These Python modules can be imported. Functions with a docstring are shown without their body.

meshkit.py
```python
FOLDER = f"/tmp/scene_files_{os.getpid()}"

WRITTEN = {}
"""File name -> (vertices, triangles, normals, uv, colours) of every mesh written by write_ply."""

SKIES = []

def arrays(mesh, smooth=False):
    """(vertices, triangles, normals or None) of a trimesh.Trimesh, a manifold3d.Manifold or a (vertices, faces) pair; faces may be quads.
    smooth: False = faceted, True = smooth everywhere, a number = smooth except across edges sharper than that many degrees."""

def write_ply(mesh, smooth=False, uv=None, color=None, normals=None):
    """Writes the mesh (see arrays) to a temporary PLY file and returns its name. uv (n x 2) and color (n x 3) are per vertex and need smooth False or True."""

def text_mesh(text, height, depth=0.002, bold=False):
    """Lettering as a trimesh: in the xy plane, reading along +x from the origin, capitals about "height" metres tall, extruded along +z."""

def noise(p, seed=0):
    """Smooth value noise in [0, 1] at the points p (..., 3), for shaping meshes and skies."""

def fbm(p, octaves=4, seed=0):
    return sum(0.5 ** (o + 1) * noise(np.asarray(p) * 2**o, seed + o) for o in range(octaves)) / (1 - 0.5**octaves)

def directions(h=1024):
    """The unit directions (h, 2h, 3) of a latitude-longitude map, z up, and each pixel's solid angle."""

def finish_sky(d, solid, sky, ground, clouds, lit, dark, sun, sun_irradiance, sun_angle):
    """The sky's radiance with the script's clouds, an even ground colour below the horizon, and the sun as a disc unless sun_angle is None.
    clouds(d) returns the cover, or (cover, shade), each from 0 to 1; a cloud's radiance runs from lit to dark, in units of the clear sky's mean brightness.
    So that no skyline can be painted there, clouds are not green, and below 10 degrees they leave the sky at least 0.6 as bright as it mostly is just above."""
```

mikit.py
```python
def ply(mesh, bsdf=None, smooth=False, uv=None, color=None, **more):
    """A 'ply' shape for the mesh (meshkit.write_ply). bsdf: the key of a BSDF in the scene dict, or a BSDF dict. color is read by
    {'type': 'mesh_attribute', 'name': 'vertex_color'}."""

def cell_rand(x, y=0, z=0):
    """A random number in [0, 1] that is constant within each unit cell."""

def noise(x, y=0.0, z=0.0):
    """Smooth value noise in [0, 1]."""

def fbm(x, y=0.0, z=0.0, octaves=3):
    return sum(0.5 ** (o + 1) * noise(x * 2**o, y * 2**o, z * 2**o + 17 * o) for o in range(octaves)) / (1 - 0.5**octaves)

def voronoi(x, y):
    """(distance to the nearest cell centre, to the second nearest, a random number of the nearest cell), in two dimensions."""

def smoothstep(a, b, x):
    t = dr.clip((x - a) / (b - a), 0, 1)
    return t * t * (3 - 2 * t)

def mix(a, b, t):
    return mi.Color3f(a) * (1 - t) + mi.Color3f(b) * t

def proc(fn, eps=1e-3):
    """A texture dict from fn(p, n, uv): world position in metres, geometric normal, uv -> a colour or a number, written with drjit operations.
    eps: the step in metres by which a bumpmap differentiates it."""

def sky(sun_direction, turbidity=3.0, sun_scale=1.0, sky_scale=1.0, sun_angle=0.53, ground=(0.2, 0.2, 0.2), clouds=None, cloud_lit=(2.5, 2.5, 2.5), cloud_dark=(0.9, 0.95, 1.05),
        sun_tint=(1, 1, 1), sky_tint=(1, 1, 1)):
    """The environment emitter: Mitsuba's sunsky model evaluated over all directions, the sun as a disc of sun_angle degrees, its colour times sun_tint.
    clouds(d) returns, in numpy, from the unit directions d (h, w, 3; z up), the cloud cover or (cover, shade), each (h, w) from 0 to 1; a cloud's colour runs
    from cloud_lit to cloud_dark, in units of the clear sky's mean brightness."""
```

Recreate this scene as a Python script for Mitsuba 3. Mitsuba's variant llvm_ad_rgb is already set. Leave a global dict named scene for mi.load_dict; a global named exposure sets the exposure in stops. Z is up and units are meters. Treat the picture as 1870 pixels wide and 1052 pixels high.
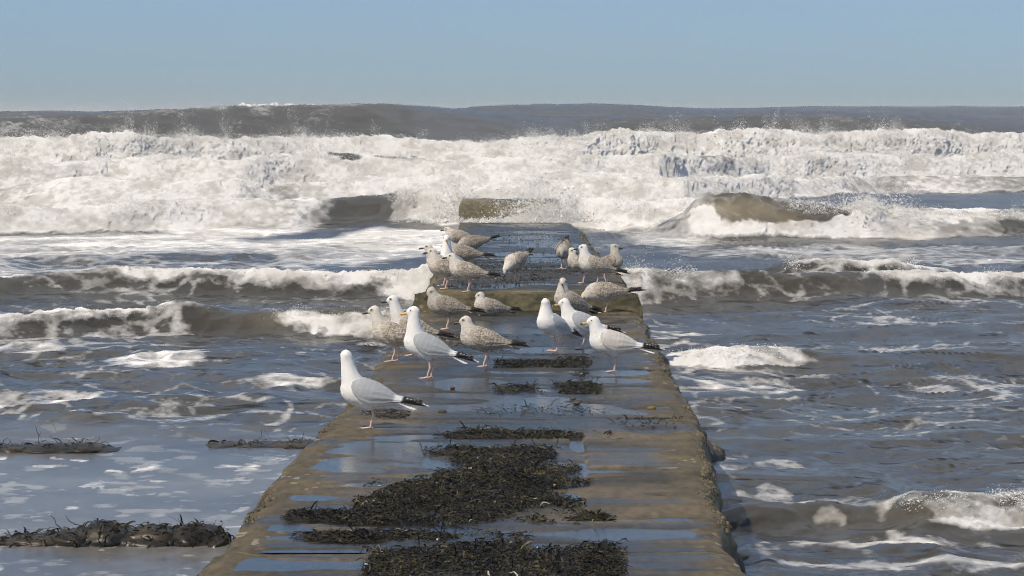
import math
import numpy as np, trimesh, manifold3d as m3, drjit as dr, mitsuba as mi
import mikit, meshkit
from mikit import proc, noise, fbm, voronoi, cell_rand, smoothstep, mix

# ------------------------------------------------------------------ camera, sky, exposure
F, HOR, VPX = 5600.0, 203.0, 985.0          # photograph's focal length in its pixels, horizon row, vanishing column of the jetty
CAM_Z, SEA_Z = 1.75, -0.55                  # jetty deck is z = 0
T = mi.ScalarTransform4f
exposure = 1.60
scene, labels = {}, {}
def rgb(*c): return {'type': 'rgb', 'value': list(c)}
scene['camera'] = {'type': 'perspective', 'fov_axis': 'x', 'fov': math.degrees(2 * math.atan(935 / F)), 'near_clip': 0.5, 'far_clip': 20000.0,
                   'to_world': T().look_at(origin=[0, 0, CAM_Z], target=[(935 - VPX) / F * 100, 100, CAM_Z - (526 - HOR) / F * 100], up=[0, 0, 1])}
scene['air'] = {'type': 'homogeneous', 'albedo': rgb(0.90, 0.94, 0.975), 'sigma_t': 0.0009}
scene['haze'] = {'type': 'cube', 'to_world': T().translate([0, 2700, 0.5]).scale([17000, 2800, 3.7]), 'bsdf': {'type': 'null'}, 'interior': {'type': 'ref', 'id': 'air'}}
labels['haze'] = {'kind': 'stuff', 'label': 'thin sea haze over the water'}
scene['camera']['medium'] = {'type': 'ref', 'id': 'air'}
def clouds(d):                                # broken white cloud overhead; the band of sky in view is clear
    p = d[..., :2] / (d[..., 2:3] + .12)
    n_ = meshkit.fbm(np.concatenate([p * 1.1, np.full(p.shape[:-1] + (1,), 3.7)], -1), 5, 12)
    t = np.clip((d[..., 2] - .05) / .07, 0, 1)
    c = np.clip((n_ - .455) / .15, 0, 1)
    return c * c * (3 - 2 * c) * t * t * (3 - 2 * t) * .9, np.clip((n_ - .55) / .3, 0, 1) * .6
scene['daylight'] = mikit.sky([-0.45, -0.52, 0.82], turbidity=2.4, sky_tint=(1.07, 1.14, 1.24), sky_scale=0.675, sun_scale=0.80, sun_tint=(0.95, 1.0, 1.08), clouds=clouds, cloud_lit=(2.3, 2.45, 2.65), cloud_dark=(1.1, 1.18, 1.3))

# ------------------------------------------------------------------ helpers
def depth_at(py, z=0.0): return F * (CAM_Z - z) / (py - HOR)
def spot(px, py, z=0.0):
    d = depth_at(py, z)
    return np.array([(px - VPX) * d / F, d, z])
def sx(px, d): return (px - VPX) * d / F
def sm(a, b, x):
    t = np.clip((x - a) / (b - a), 0, 1)
    return t * t * (3 - 2 * t)
def n2(x, y, seed=0, z=0.0):
    return meshkit.noise(np.stack(np.broadcast_arrays(x, y, np.float64(z)), -1), seed)
def f2(x, y, octaves=4, seed=0, z=0.0):
    return meshkit.fbm(np.stack(np.broadcast_arrays(x, y, np.float64(z)), -1), octaves, seed)
def numbered(name):
    if name not in USED:
        USED[name] = 0
        return name
    USED[name] += 1
    return f'{name}_{USED[name]:03d}'
USED = {}
def put(parent, name, mesh, bsdf, smooth=False, label=None, kind=None, **kw):
    key = numbered((parent + '__' if parent else '') + name)
    scene[key] = mikit.ply(mesh, bsdf, smooth=smooth, **kw)
    if label or kind:
        labels[key] = {}
        if label: labels[key]['label'] = label
        if kind: labels[key]['kind'] = kind
    return key
def thing(name, label, category, group=None, kind=None):
    key = numbered(name)
    labels[key] = {'label': label, 'category': category}
    if group: labels[key]['group'] = group
    if kind: labels[key]['kind'] = kind
    return key
def grid_faces(r, c):
    i = np.arange(r * c).reshape(r, c)
    return np.stack([i[:-1, :-1], i[:-1, 1:], i[1:, 1:], i[1:, :-1]], -1).reshape(-1, 4)
def tri(f):
    f = np.asarray(f)
    return np.vstack([f[:, [0, 1, 2]], f[:, [0, 2, 3]]]) if f.shape[1] == 4 else f
def rotz(a):
    c, s = math.cos(a), math.sin(a)
    return np.array([[c, -s, 0], [s, c, 0], [0, 0, 1.0]])
def roty(a):                                 # positive: nose (+x) goes up
    c, s = math.cos(a), math.sin(a)
    return np.array([[c, 0, -s], [0, 1, 0], [s, 0, c]])

# ------------------------------------------------------------------ materials
VC = {'type': 'mesh_attribute', 'name': 'vertex_color'}
scene['feather_mat'] = {'type': 'twosided', 'b': {'type': 'principled', 'base_color': VC, 'roughness': 0.75, 'specular': 0.25, 'sheen': 0.3}}
scene['bill_mat'] = {'type': 'principled', 'base_color': VC, 'roughness': 0.35, 'specular': 0.5}
scene['leg_mat'] = {'type': 'twosided', 'b': {'type': 'principled', 'base_color': rgb(0.72, 0.52, 0.45), 'roughness': 0.5, 'specular': 0.4}}
scene['eye_mat'] = {'type': 'principled', 'base_color': VC, 'roughness': 0.1, 'specular': 0.6}
scene['weed_mat'] = {'type': 'twosided', 'b': {'type': 'principled', 'base_color': VC, 'roughness': 0.5, 'specular': 0.25}}
scene['barnacle_mat'] = {'type': 'principled', 'base_color': VC, 'roughness': 0.8, 'specular': 0.3}

def mix1(a, b, t): return a + (b - a) * t
UVK = 0.01                                    # the sea's uv is its place plus UVK times (foam, sandy tint with painted glow)
def foam_cover(p, n, uv):
    m = (uv.x - p.x) / UVK
    near = smoothstep(60.0, 25.0, p.y)
    n1 = fbm(p.x * 0.8, p.y * 0.75, 3.1, octaves=4) - 0.5
    wx, wy = fbm(p.x * 2.0, p.y * 1.7, 7.7, octaves=2) - 0.5, fbm(p.x * 2.0, p.y * 1.7, 19.3, octaves=2) - 0.5
    a, b, _ = voronoi(p.x * 2.1 + wx * 1.8, p.y * 1.5 + p.z * 2.2 + wy * 1.8)
    lace = 0.5 - smoothstep(0.03, 0.40, b - a)
    fine = fbm(p.x * 7.0, p.y * 6.0, p.z * 7.0, octaves=3) - 0.5
    finer = fbm(p.x * 24.0, p.y * 20.0, p.z * 24.0, octaves=3) - 0.5
    v = m + n1 * mix1(0.55, 0.80, near) + lace * mix1(0.06, 0.27, near) + fine * mix1(0.34, 0.45, near) + finer * 0.40 * near
    on = smoothstep(0.02, 0.14, m)
    w = (0.42 * smoothstep(0.32, 0.60, v) + 0.55 * smoothstep(0.56, 0.88, v)) * on * (0.92 + 0.2 * fine)
    pool = smoothstep(-0.8, -1.2, p.x) * smoothstep(23.0, 20.0, p.y + 3 * n1)      # quiet pool: floating blotches, plus a pale film painting in the sky reflection
    scum_sheen = 0.085 + 0.14 * (fbm(p.x * 0.7, p.y * 0.9, 71.0, octaves=3) - 0.5) + 0.16 * smoothstep(0.62, 0.74, fbm(p.x * 5.5, p.y * 4.5, 91.0, octaves=4))
    return dr.maximum(w, pool * scum_sheen)
def water_colour(p, n, uv):                   # sandy, airy tint; its khaki also paints sunlight through thin wave faces
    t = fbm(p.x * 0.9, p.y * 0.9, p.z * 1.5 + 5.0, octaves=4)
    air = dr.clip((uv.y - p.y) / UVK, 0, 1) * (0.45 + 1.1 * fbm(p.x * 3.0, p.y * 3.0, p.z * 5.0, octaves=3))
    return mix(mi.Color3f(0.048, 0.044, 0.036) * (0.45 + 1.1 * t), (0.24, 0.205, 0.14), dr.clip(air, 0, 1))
def water_bump(p, n, uv):
    pool = smoothstep(-0.8, -1.2, p.x) * smoothstep(22.5, 20.5, p.y)
    a = 1 - dr.abs(2 * fbm(p.x * 2.4 + p.y * 0.3, p.y * 3.1, p.z * 2.5, octaves=2) - 1)
    return (a * 0.022 + fbm(p.x * 6.5, p.y * 8.0, p.z * 6.0, octaves=3) * 0.020) * (1 - 0.93 * pool)
def foam_bump(p, n, uv):
    return fbm(p.x * 11.0, p.y * 9.0, p.z * 11.0, octaves=3) * 0.035
def foam_colour(p, n, uv):
    t = fbm(p.x * 1.3, p.y * 1.3, p.z * 2.0, octaves=3)
    return mix((0.56, 0.55, 0.52), (0.80, 0.80, 0.79), smoothstep(0.25, 0.7, t + 0.7 * (fbm(p.x * 7, p.y * 6, p.z * 8, octaves=3) - 0.5)))
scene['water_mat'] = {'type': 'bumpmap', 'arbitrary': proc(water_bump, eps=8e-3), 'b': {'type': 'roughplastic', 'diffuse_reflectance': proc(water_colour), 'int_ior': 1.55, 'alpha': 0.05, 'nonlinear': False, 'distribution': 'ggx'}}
scene['foam_mat'] = {'type': 'bumpmap', 'arbitrary': proc(foam_bump, eps=8e-3), 'b': {'type': 'principled', 'base_color': proc(foam_colour), 'roughness': 0.85, 'specular': 0.3}}
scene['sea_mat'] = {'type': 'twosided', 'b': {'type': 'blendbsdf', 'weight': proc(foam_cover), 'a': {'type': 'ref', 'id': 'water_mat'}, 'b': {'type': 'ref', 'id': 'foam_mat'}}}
scene['spray_mat'] = {'type': 'twosided', 'b': {'type': 'diffuse', 'reflectance': rgb(0.88, 0.87, 0.84)}}

# concrete of the jetty: tan where it has dried, slate where algae and wet weed keep it dark, olive along the rims
def deck_masks(p):
    edge = smoothstep(0.30, 0.02, dr.minimum(p.x + 1.24 - 0.0105 * (p.y - 12), 0.86 - p.x) + 0.35 * (fbm(p.x * 2.2, p.y * 1.2, 2.0) - 0.5))
    mid = 0.02 * (p.y - 14)
    w1 = fbm(p.x * 1.1, p.y * 1.5, 9.0, octaves=4) - 0.5
    near = smoothstep(0.62, 0.20, dr.abs(p.x + 0.22) + w1 * 0.9)
    far = smoothstep(0.75, 0.35, dr.abs(p.x + 0.12) + w1 * 0.8)
    slime = mix1(near, far, smoothstep(16.0, 20.0, p.y))
    slime = dr.maximum(slime, smoothstep(27.2, 28.4, p.y + w1 * 3.0) * smoothstep(0.05, 0.22, 0.95 - dr.abs(p.x + 0.15) + w1 * 0.4))
    return edge, slime
def deck_colour(p, n, uv):
    edge, slime = deck_masks(p)
    big = 0.55 * fbm(p.x * 0.8, p.y * 2.0, 1.0, octaves=4) + 0.45 * fbm(p.x * 1.3, p.y * 7.5, 51.0, octaves=3)
    grain = 0.5 * fbm(p.x * 40, p.y * 30, p.z * 40, octaves=3) + 0.5 * (0.5 + 1.5 * (fbm(p.x * 34, p.y * 8, p.z * 30 + 7.0, octaves=3) - 0.5))
    tan = mix((0.036, 0.031, 0.023), (0.108, 0.086, 0.055), smoothstep(0.25, 0.75, big))
    tan = mix(tan, (0.15, 0.110, 0.052), 0.5 * smoothstep(0.52, 0.72, fbm(p.x * 1.4, p.y * 3.0, 33.0)))
    c = mix(tan, mix((0.012, 0.0135, 0.0145), (0.036, 0.037, 0.034), fbm(p.x * 5, p.y * 5, 4.0)), 0.92 * slime)
    c = mix(c, mix((0.040, 0.031, 0.015), (0.125, 0.095, 0.045), fbm(p.x * 9, p.y * 6, p.z * 9)), 0.85 * edge * (1 - 0.6 * slime))
    side = smoothstep(0.75, 0.45, n.z)
    moss = mix((0.050, 0.046, 0.022), (0.155, 0.132, 0.068), smoothstep(0.3, 0.7, fbm(p.x * 6, p.y * 3, p.z * 14)))
    moss = mix((0.030, 0.026, 0.020), moss, smoothstep(-0.34, -0.05, p.z + 0.2 * (fbm(p.x * 4, p.y * 2, 8.0) - 0.5)))
    c = mix(c, moss, side)
    lip = smoothstep(27.5, 26.9, p.y) * smoothstep(0.04, 0.13, p.z)
    c = mix(c, moss, lip)
    c = mix(c, mix((0.10, 0.088, 0.045), (0.24, 0.21, 0.13), fbm(p.x * 5, p.y * 3, p.z * 7)), smoothstep(44.0, 44.1, p.y))
    speck = smoothstep(0.74, 0.80, noise(p.x * 26, p.y * 18, p.z * 26)) * (0.02 + 0.35 * edge * smoothstep(0.5, 0.7, fbm(p.x * 3, p.y * 2, 41.0)))
    return mix(c * (0.45 + 1.1 * grain), (0.50, 0.45, 0.33), speck)
def deck_wet(p, n, uv):
    edge, slime = deck_masks(p)
    s = 0.6 * fbm(p.x * 1.0 + 3.0, p.y * 2.6, 14.0, octaves=4) + 0.4 * fbm(p.x * 1.5, p.y * 8.0, 61.0, octaves=3)
    s = s - 0.22 * smoothstep(26.8, 27.0, p.y) * smoothstep(35.0, 32.0, p.y)
    w = smoothstep(0.45, 0.58, s + 0.07 * slime + 0.07 * smoothstep(17.0, 22.0, p.y) - 0.15 * edge)
    return w * smoothstep(0.80, 0.97, n.z) * 0.92
def deck_bump(p, n, uv):
    return fbm(p.x * 55, p.y * 55, p.z * 55, octaves=3) * 0.004
def wet_bump(p, n, uv):
    return fbm(p.x * 9, p.y * 5, 2.0, octaves=3) * 0.0014
scene['damp_mat'] = {'type': 'bumpmap', 'arbitrary': proc(deck_bump, eps=3e-3), 'b': {'type': 'principled', 'base_color': proc(deck_colour), 'roughness': 0.62, 'specular': 0.45}}
scene['film_mat'] = {'type': 'bumpmap', 'arbitrary': proc(wet_bump, eps=6e-3), 'b': {'type': 'roughplastic', 'diffuse_reflectance': proc(lambda p, n, uv: deck_colour(p, n, uv) * 0.55), 'int_ior': 1.33, 'alpha': 0.085, 'distribution': 'ggx'}}
scene['concrete_mat'] = {'type': 'twosided', 'b': {'type': 'blendbsdf', 'weight': proc(deck_wet), 'a': {'type': 'ref', 'id': 'damp_mat'}, 'b': {'type': 'ref', 'id': 'film_mat'}}}
scene['puddle_mat'] = {'type': 'twosided', 'b': {'type': 'roughplastic', 'diffuse_reflectance': proc(lambda p, n, uv: deck_colour(p, n, uv) * 0.4), 'int_ior': 1.45, 'alpha': 0.035, 'distribution': 'ggx'}}
def rock_colour(p, n, uv):
    t = fbm(p.x * 9, p.y * 9, p.z * 9, octaves=3)
    return mix((0.011, 0.0095, 0.0075), (0.055, 0.040, 0.021), smoothstep(0.35, 0.8, t))
scene['rock_mat'] = {'type': 'principled', 'base_color': proc(rock_colour), 'roughness': 0.42, 'specular': 0.5}

# ------------------------------------------------------------------ the sea: swell, breakers, chop and foam as one height field
# each wave: rows of (photo column, distance m, height m, front length, back length, crest foam, face foam, foam starts at, back foam, sandy tint with painted glow)
WAVES = [
 # small breaker in the near right corner
 [(1290, 16.7, .00, .20, .8, 0, 0, 0, 0, 0), (1360, 16.7, .07, .20, .8, .3, .2, .5, 0, 0), (1490, 16.7, .09, .22, .9, .4, .1, .5, .75, .1), (1590, 16.6, .13, .22, .9, .5, .1, .9, .6, .1),
  (1650, 16.5, .18, .22, .9, .5, .1, .9, .3, .15), (1690, 16.5, .21, .22, .9, .55, .72, .35, .1, .35), (1760, 16.5, .22, .22, .9, .4, .62, .3, .1, .35), (1870, 16.6, .20, .22, .9, .4, .6, .3, .1, .3), (2200, 16.8, .1, .25, 1, .3, .3, .3, 0, 0)],
 # right, beside the jetty
 [(1120, 26.0, .0, .22, .8, .0, .0, .0, .0, .2), (1180, 26.0, .24, .22, .8, .6, .95, .0, .2, .2), (1330, 26.1, .25, .22, .8, .75, .95, .0, .2, .2), (1440, 26.3, .20, .22, .8, .9, .9, .0, .1, .1), (1500, 26.4, .10, .25, .8, .5, .5, .0, .0, 0), (1580, 26.4, .03, .3, .8, .0, .0, 0, 0, 0), (2300, 26.4, .03, .3, 1, 0, 0, 0, 0, 0)],
 # right, laced face with a foaming crest
 [(1050, 35.0, .0, .34, 1.2, 0, 0, .0, .0, .1), (1120, 35.0, .36, .34, 1.2, .9, .9, .0, .3, .1), (1220, 35.2, .38, .40, 1.3, .50, .50, .0, .2, .15), (1400, 35.5, .37, .42, 1.3, .46, .44, .0, .2, .15), (1560, 35.7, .36, .42, 1.3, .50, .36, .0, .2, .15),
  (1640, 36.0, .34, .4, 1.3, .9, .22, .0, .4, .1), (1870, 36.4, .30, .42, 1.3, .95, .10, .0, .4, .1), (2300, 37.0, .3, .4, 1.3, .8, .1, 0, .3, 0)],
 [(1300, 39.5, .0, .4, 1.2, 0, 0, 0, 0, 0), (1480, 39.5, .30, .4, 1.2, .6, .3, 0, .3, 0), (1640, 39.5, .28, .4, 1.2, .8, .4, 0, .3, 0), (1760, 39.8, .12, .4, 1.2, .6, .2, 0, .2, 0), (2300, 40, .1, .4, 1, 0, 0, 0, 0, 0)],
 # left, glassy face that topples beside the gulls
 [(-500, 29.5, .22, .3, 1.2, .8, .5, .0, .3, .1), (0, 29.6, .23, .3, 1.1, .95, .6, .0, .3, .1), (170, 29.8, .25, .3, 1.1, .9, .25, .0, .3, .1), (290, 30.0, .29, .32, 1.1, .8, .05, .0, .2, .1), (330, 30.0, .34, .34, 1.1, .1, .02, .0, .1, .12),
  (400, 30.0, .31, .34, 1.1, .30, .0, .0, .3, .16), (500, 30.0, .31, .32, 1.1, .22, .05, .0, .3, .3), (545, 30.0, .31, .30, 1.1, .3, .75, .55, .2, .6), (620, 30.0, .30, .28, 1.1, .3, .95, .4, .2, .6), (700, 30.0, .28, .28, 1.1, .6, .98, .2, .3, .5), (800, 30.0, .2, .3, 1.1, .6, .9, .0, .3, .3), (860, 30.0, .0, .3, 1.1, .0, .0, .0, .0, .0)],
 # left, brown face under a cream crest
 [(-500, 35.0, .26, .5, 1.2, .5, .0, 0, .2, 0), (0, 35.0, .28, .5, 1.2, .7, .0, 0, .3, .05), (60, 35.2, .27, .5, 1.2, .2, .0, 0, .2, .05), (170, 35.3, .30, .5, 1.2, .4, .0, 0, .2, .1), (230, 35.4, .33, .5, 1.2, 1.0, .0, 0, .5, .1), (380, 35.5, .35, .5, 1.2, 1.0, .0, 0, .5, .1),
  (500, 35.5, .36, .5, 1.2, .95, .0, 0, .5, .1), (620, 35.5, .37, .46, 1.2, 1.0, .12, 0, .5, .1), (720, 35.5, .40, .36, 1.2, 1.0, .55, .0, .6, .2), (790, 35.5, .42, .32, 1.2, 1.0, .95, .0, .6, .3), (850, 35.5, .3, .3, 1.2, 1, .9, 0, .5, .3), (900, 35.5, 0, .3, 1.2, 0, 0, 0, 0, 0)],
 # left bore, then the brown wall that strikes the end of the jetty
 [(-600, 55.5, .5, .8, 2.4, .8, .95, 0, .6, .1), (0, 56.0, .52, .7, 2.2, .85, .97, .0, .7, .15), (200, 57.0, .55, .65, 2.2, .9, .97, .0, .7, .2), (420, 59.0, .60, .55, 2.2, .85, .97, .0, .7, .3), (480, 59.5, .62, .60, 2.2, .6, .85, .1, .7, .3), (545, 60.0, .55, .9, 2.2, .6, .6, .0, .6, 0),
  (590, 60.5, .54, .75, 2.2, .15, .05, .0, .2, .05), (640, 61.0, .56, .75, 2.2, .1, .02, .0, .2, .05), (700, 61.0, .56, .70, 2.2, .25, .08, .0, .3, .1), (770, 60.0, .62, .55, 2.2, .9, .75, .0, .6, .1), (860, 59.0, .66, .5, 2.2, .9, .95, 0, .6, .1), (960, 58.5, .8, .5, 2.2, 1, .98, 0, .6, .1),
  (1010, 58.0, .72, .5, 2.2, .9, .85, 0, .6, .1), (1060, 57.6, .60, .55, 2.2, .6, .45, .1, .5, .2), (1110, 57.2, .55, .6, 2.2, .7, .95, .1, .5, .3), (1180, 57.0, .50, .6, 2.2, .8, .97, .0, .5, .25), (1250, 57.5, .42, .6, 2.2, .7, .7, .0, .4, .1), (1330, 58, .2, .6, 2.2, .4, .3, 0, .2, 0), (1420, 58, .0, .6, 2.2, 0, 0, 0, 0, 0)],
 # right, the plunging wave
 [(1180, 54.5, .0, .5, 2.2, 0, 0, 0, 0, 0), (1250, 54.6, .45, .5, 2.2, .6, .6, .2, .4, .2), (1285, 54.7, .86, .5, 2.2, .7, .9, .3, .3, .5), (1330, 54.7, .86, .6, 2.2, .05, .95, .90, .05, 1.3), (1400, 54.8, .78, .65, 2.2, .05, .97, .86, .05, 1.2), (1470, 54.9, .68, .65, 2.2, .1, .97, .74, .2, .6),
  (1540, 55.0, .56, .6, 2.2, .15, .97, .62, .6, .2), (1590, 55.0, .62, .5, 2.2, .5, .97, .25, .5, .2), (1630, 55.2, .55, .6, 2.2, .8, .8, .0, .5, .1), (1690, 55.6, .42, .7, 2.2, .85, .55, .0, .5, .15), (1790, 56.0, .42, .7, 2.2, .8, .45, .0, .5, .2), (1900, 56.5, .40, .7, 2.2, .7, .35, .0, .4, .1), (2400, 57, .4, .7, 2.2, .7, .5, 0, .4, .1)],
 [(1560, 63, .0, .8, 2, 0, 0, 0, 0, 0), (1640, 63, .28, .8, 2, .7, .3, 0, .3, 0), (1800, 63.5, .28, .8, 2, .8, .4, 0, .3, 0), (1880, 64, .2, .8, 2, .5, .2, 0, .2, 0), (2400, 64, .2, .8, 2, .4, .2, 0, .2, 0)],
 # low front bores of the surf
 [(-700, 74, .5, 1.2, 3.5, .6, .7, 0, .9, 0), (0, 74, .45, 1.2, 3.5, .4, .55, 0, .30, .0), (140, 73, .60, 1.3, 3.5, .7, .85, 0, .40, 0), (260, 73, .50, 1.2, 3.5, .8, .92, 0, .9, 0), (440, 73, .55, .9, 3.5, .9, .98, 0, .9, .05), (500, 74, .50, 1.0, 3.5, .7, .5, 0, .8, 0), (640, 75, .62, .9, 3.5, .9, .95, 0, .9, .05),
  (860, 75, .66, .9, 3.5, .9, .97, 0, .9, .05), (1060, 75, .70, .9, 3.5, .95, .97, 0, .9, .05), (1240, 74, .66, .9, 3.5, .9, .97, 0, .9, .05), (1360, 77, .62, .9, 3.5, .8, .95, 0, .8, .05), (1480, 82, .50, 1.0, 3.5, .6, .8, 0, .6, .05), (1600, 88, .5, 1, 3.5, .5, .6, 0, .5, 0), (2500, 90, .5, 1, 3.5, .5, .5, 0, .5, 0)],
 # the main breaker, front tier
 [(-800, 88, 1.1, .9, 4, 1, .98, .0, .9, .05), (0, 87, 1.05, .9, 4, 1, .98, .0, .9, .1), (90, 87, .95, .9, 4, .9, .90, .0, .9, .1), (200, 88, 1.0, .9, 4, .95, .97, .0, .9, .1), (450, 88, 1.05, .8, 4, .9, .97, .0, .9, .2), (505, 89, 1.12, .8, 4, .35, .72, .0, .9, .1), (560, 89, 1.15, .8, 4, .28, .98, .30, .7, .2), (700, 89, 1.10, .8, 4, .30, .98, .28, .7, .2), (800, 88, 1.02, .9, 4, .9, .99, 0, .9, .1),
  (1000, 88, 1.0, .9, 4, 1, .98, 0, .9, .1), (1200, 89, 1.05, .9, 4, 1, .98, 0, .9, .1), (1240, 91, .98, .9, 4, .8, .98, .0, .8, .1), (1290, 92, .95, .9, 4, .35, .50, .2, .5, .1), (1340, 93, .95, .9, 4, .5, .75, .1, .7, .1), (1400, 95, .95, .9, 4, .95, .97, 0, .9, .1), (1700, 99, .95, .9, 4, .9, .97, 0, .8, .1), (1870, 101, .9, .9, 4, .9, .97, 0, .8, .1), (2600, 103, .9, .9, 4, .9, .95, 0, .8, .1)],
 # the main breaker, back tier
 [(-900, 107, 1.45, 1.0, 5, 1, .98, 0, .9, .1), (0, 107, 1.42, 1.0, 5, 1, .99, 0, .9, .1), (170, 107, 1.50, 1.0, 5, 1, .99, 0, .9, .15), (300, 108, 1.35, 1.0, 5, .95, .99, 0, .8, .2), (420, 109, 1.30, 1.0, 5, .9, .98, 0, .8, .2), (560, 110, 1.45, 1.0, 5, 1, .98, 0, .9, .1), (700, 110, 1.38, 1.0, 5, .95, .98, 0, .9, .1), (900, 110, 1.36, 1.0, 5, 1, .98, 0, .9, .1),
  (1050, 110, 1.36, 1.0, 5, 1, .99, 0, .9, .1), (1180, 111, 1.50, 1.0, 5, 1, .99, 0, .9, .1), (1330, 112, 1.55, 1.0, 5, 1, .99, 0, .9, .15), (1600, 114, 1.52, 1.0, 5, 1, .99, 0, .9, .15), (1870, 116, 1.48, 1.0, 5, 1, .99, 0, .9, .1), (2700, 118, 1.4, 1.0, 5, 1, .98, 0, .9, .1)],
 # brown swell behind
 [(-1200, 150, 1.6, 9, 12, .1, .35, .0, .2, 0), (0, 150, 1.75, 9, 12, .2, .42, .3, .3, 0), (120, 152, 1.9, 8, 12, .15, .25, .3, .2, 0), (260, 154, 2.0, 8, 12, .3, .2, .2, .3, 0), (420, 156, 2.2, 7, 12, .3, .05, .6, .4, 0), (520, 158, 2.22, 7, 12, .3, .0, .0, .7, 0), (690, 160, 2.36, 7, 12, .2, .0, 0, .5, 0), (780, 162, 2.34, 8, 12, .0, .0, 0, .0, 0), (1000, 166, 2.2, 9, 14, 0, .0, 0, 0, 0), (1200, 168, 2.0, 10, 14, 0, .12, .3, 0, 0), (1500, 168, 2.1, 9, 14, 0, .15, .2, .1, 0), (1870, 170, 1.9, 9, 14, 0, .05, 0, 0, 0), (2900, 174, 2, 9, 14, 0, 0, 0, 0, 0)],
 [(-1200, 205, 2.2, 10, 16, .0, .1, 0, 0, 0), (100, 205, 2.22, 10, 16, .1, .1, .0, .2, 0), (260, 206, 2.36, 10, 16, .0, .1, .0, .1, 0), (380, 208, 2.5, 10, 16, .3, .1, 0, .3, 0), (450, 208, 2.80, 8, 16, 1.2, .1, 0, 1.1, 0), (560, 210, 2.74, 8, 16, 1.2, .1, 0, 1.1, 0), (660, 210, 2.62, 8, 16, 1.1, .05, 0, .7, 0), (760, 212, 2.4, 10, 16, .1, 0, 0, 0, 0), (1100, 214, 2.55, 10, 16, 0, 0, 0, 0, 0), (1400, 216, 2.55, 10, 16, 0, 0, 0, 0, 0), (1870, 218, 2.5, 10, 16, 0, 0, 0, 0, 0), (3000, 222, 2.5, 10, 16, 0, 0, 0, 0, 0)],
 [(-1600, 290, 2.2, 14, 20, 0, 0, 0, 0, 0), (300, 290, 2.3, 14, 20, 0, 0, 0, 0, 0), (900, 295, 2.5, 14, 20, 0, 0, 0, 0, 0), (1300, 300, 2.75, 14, 20, 0, 0, 0, 0, 0), (1870, 305, 2.8, 14, 20, 0, 0, 0, 0, 0), (3400, 310, 2.6, 14, 20, 0, 0, 0, 0, 0)],
]
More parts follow.
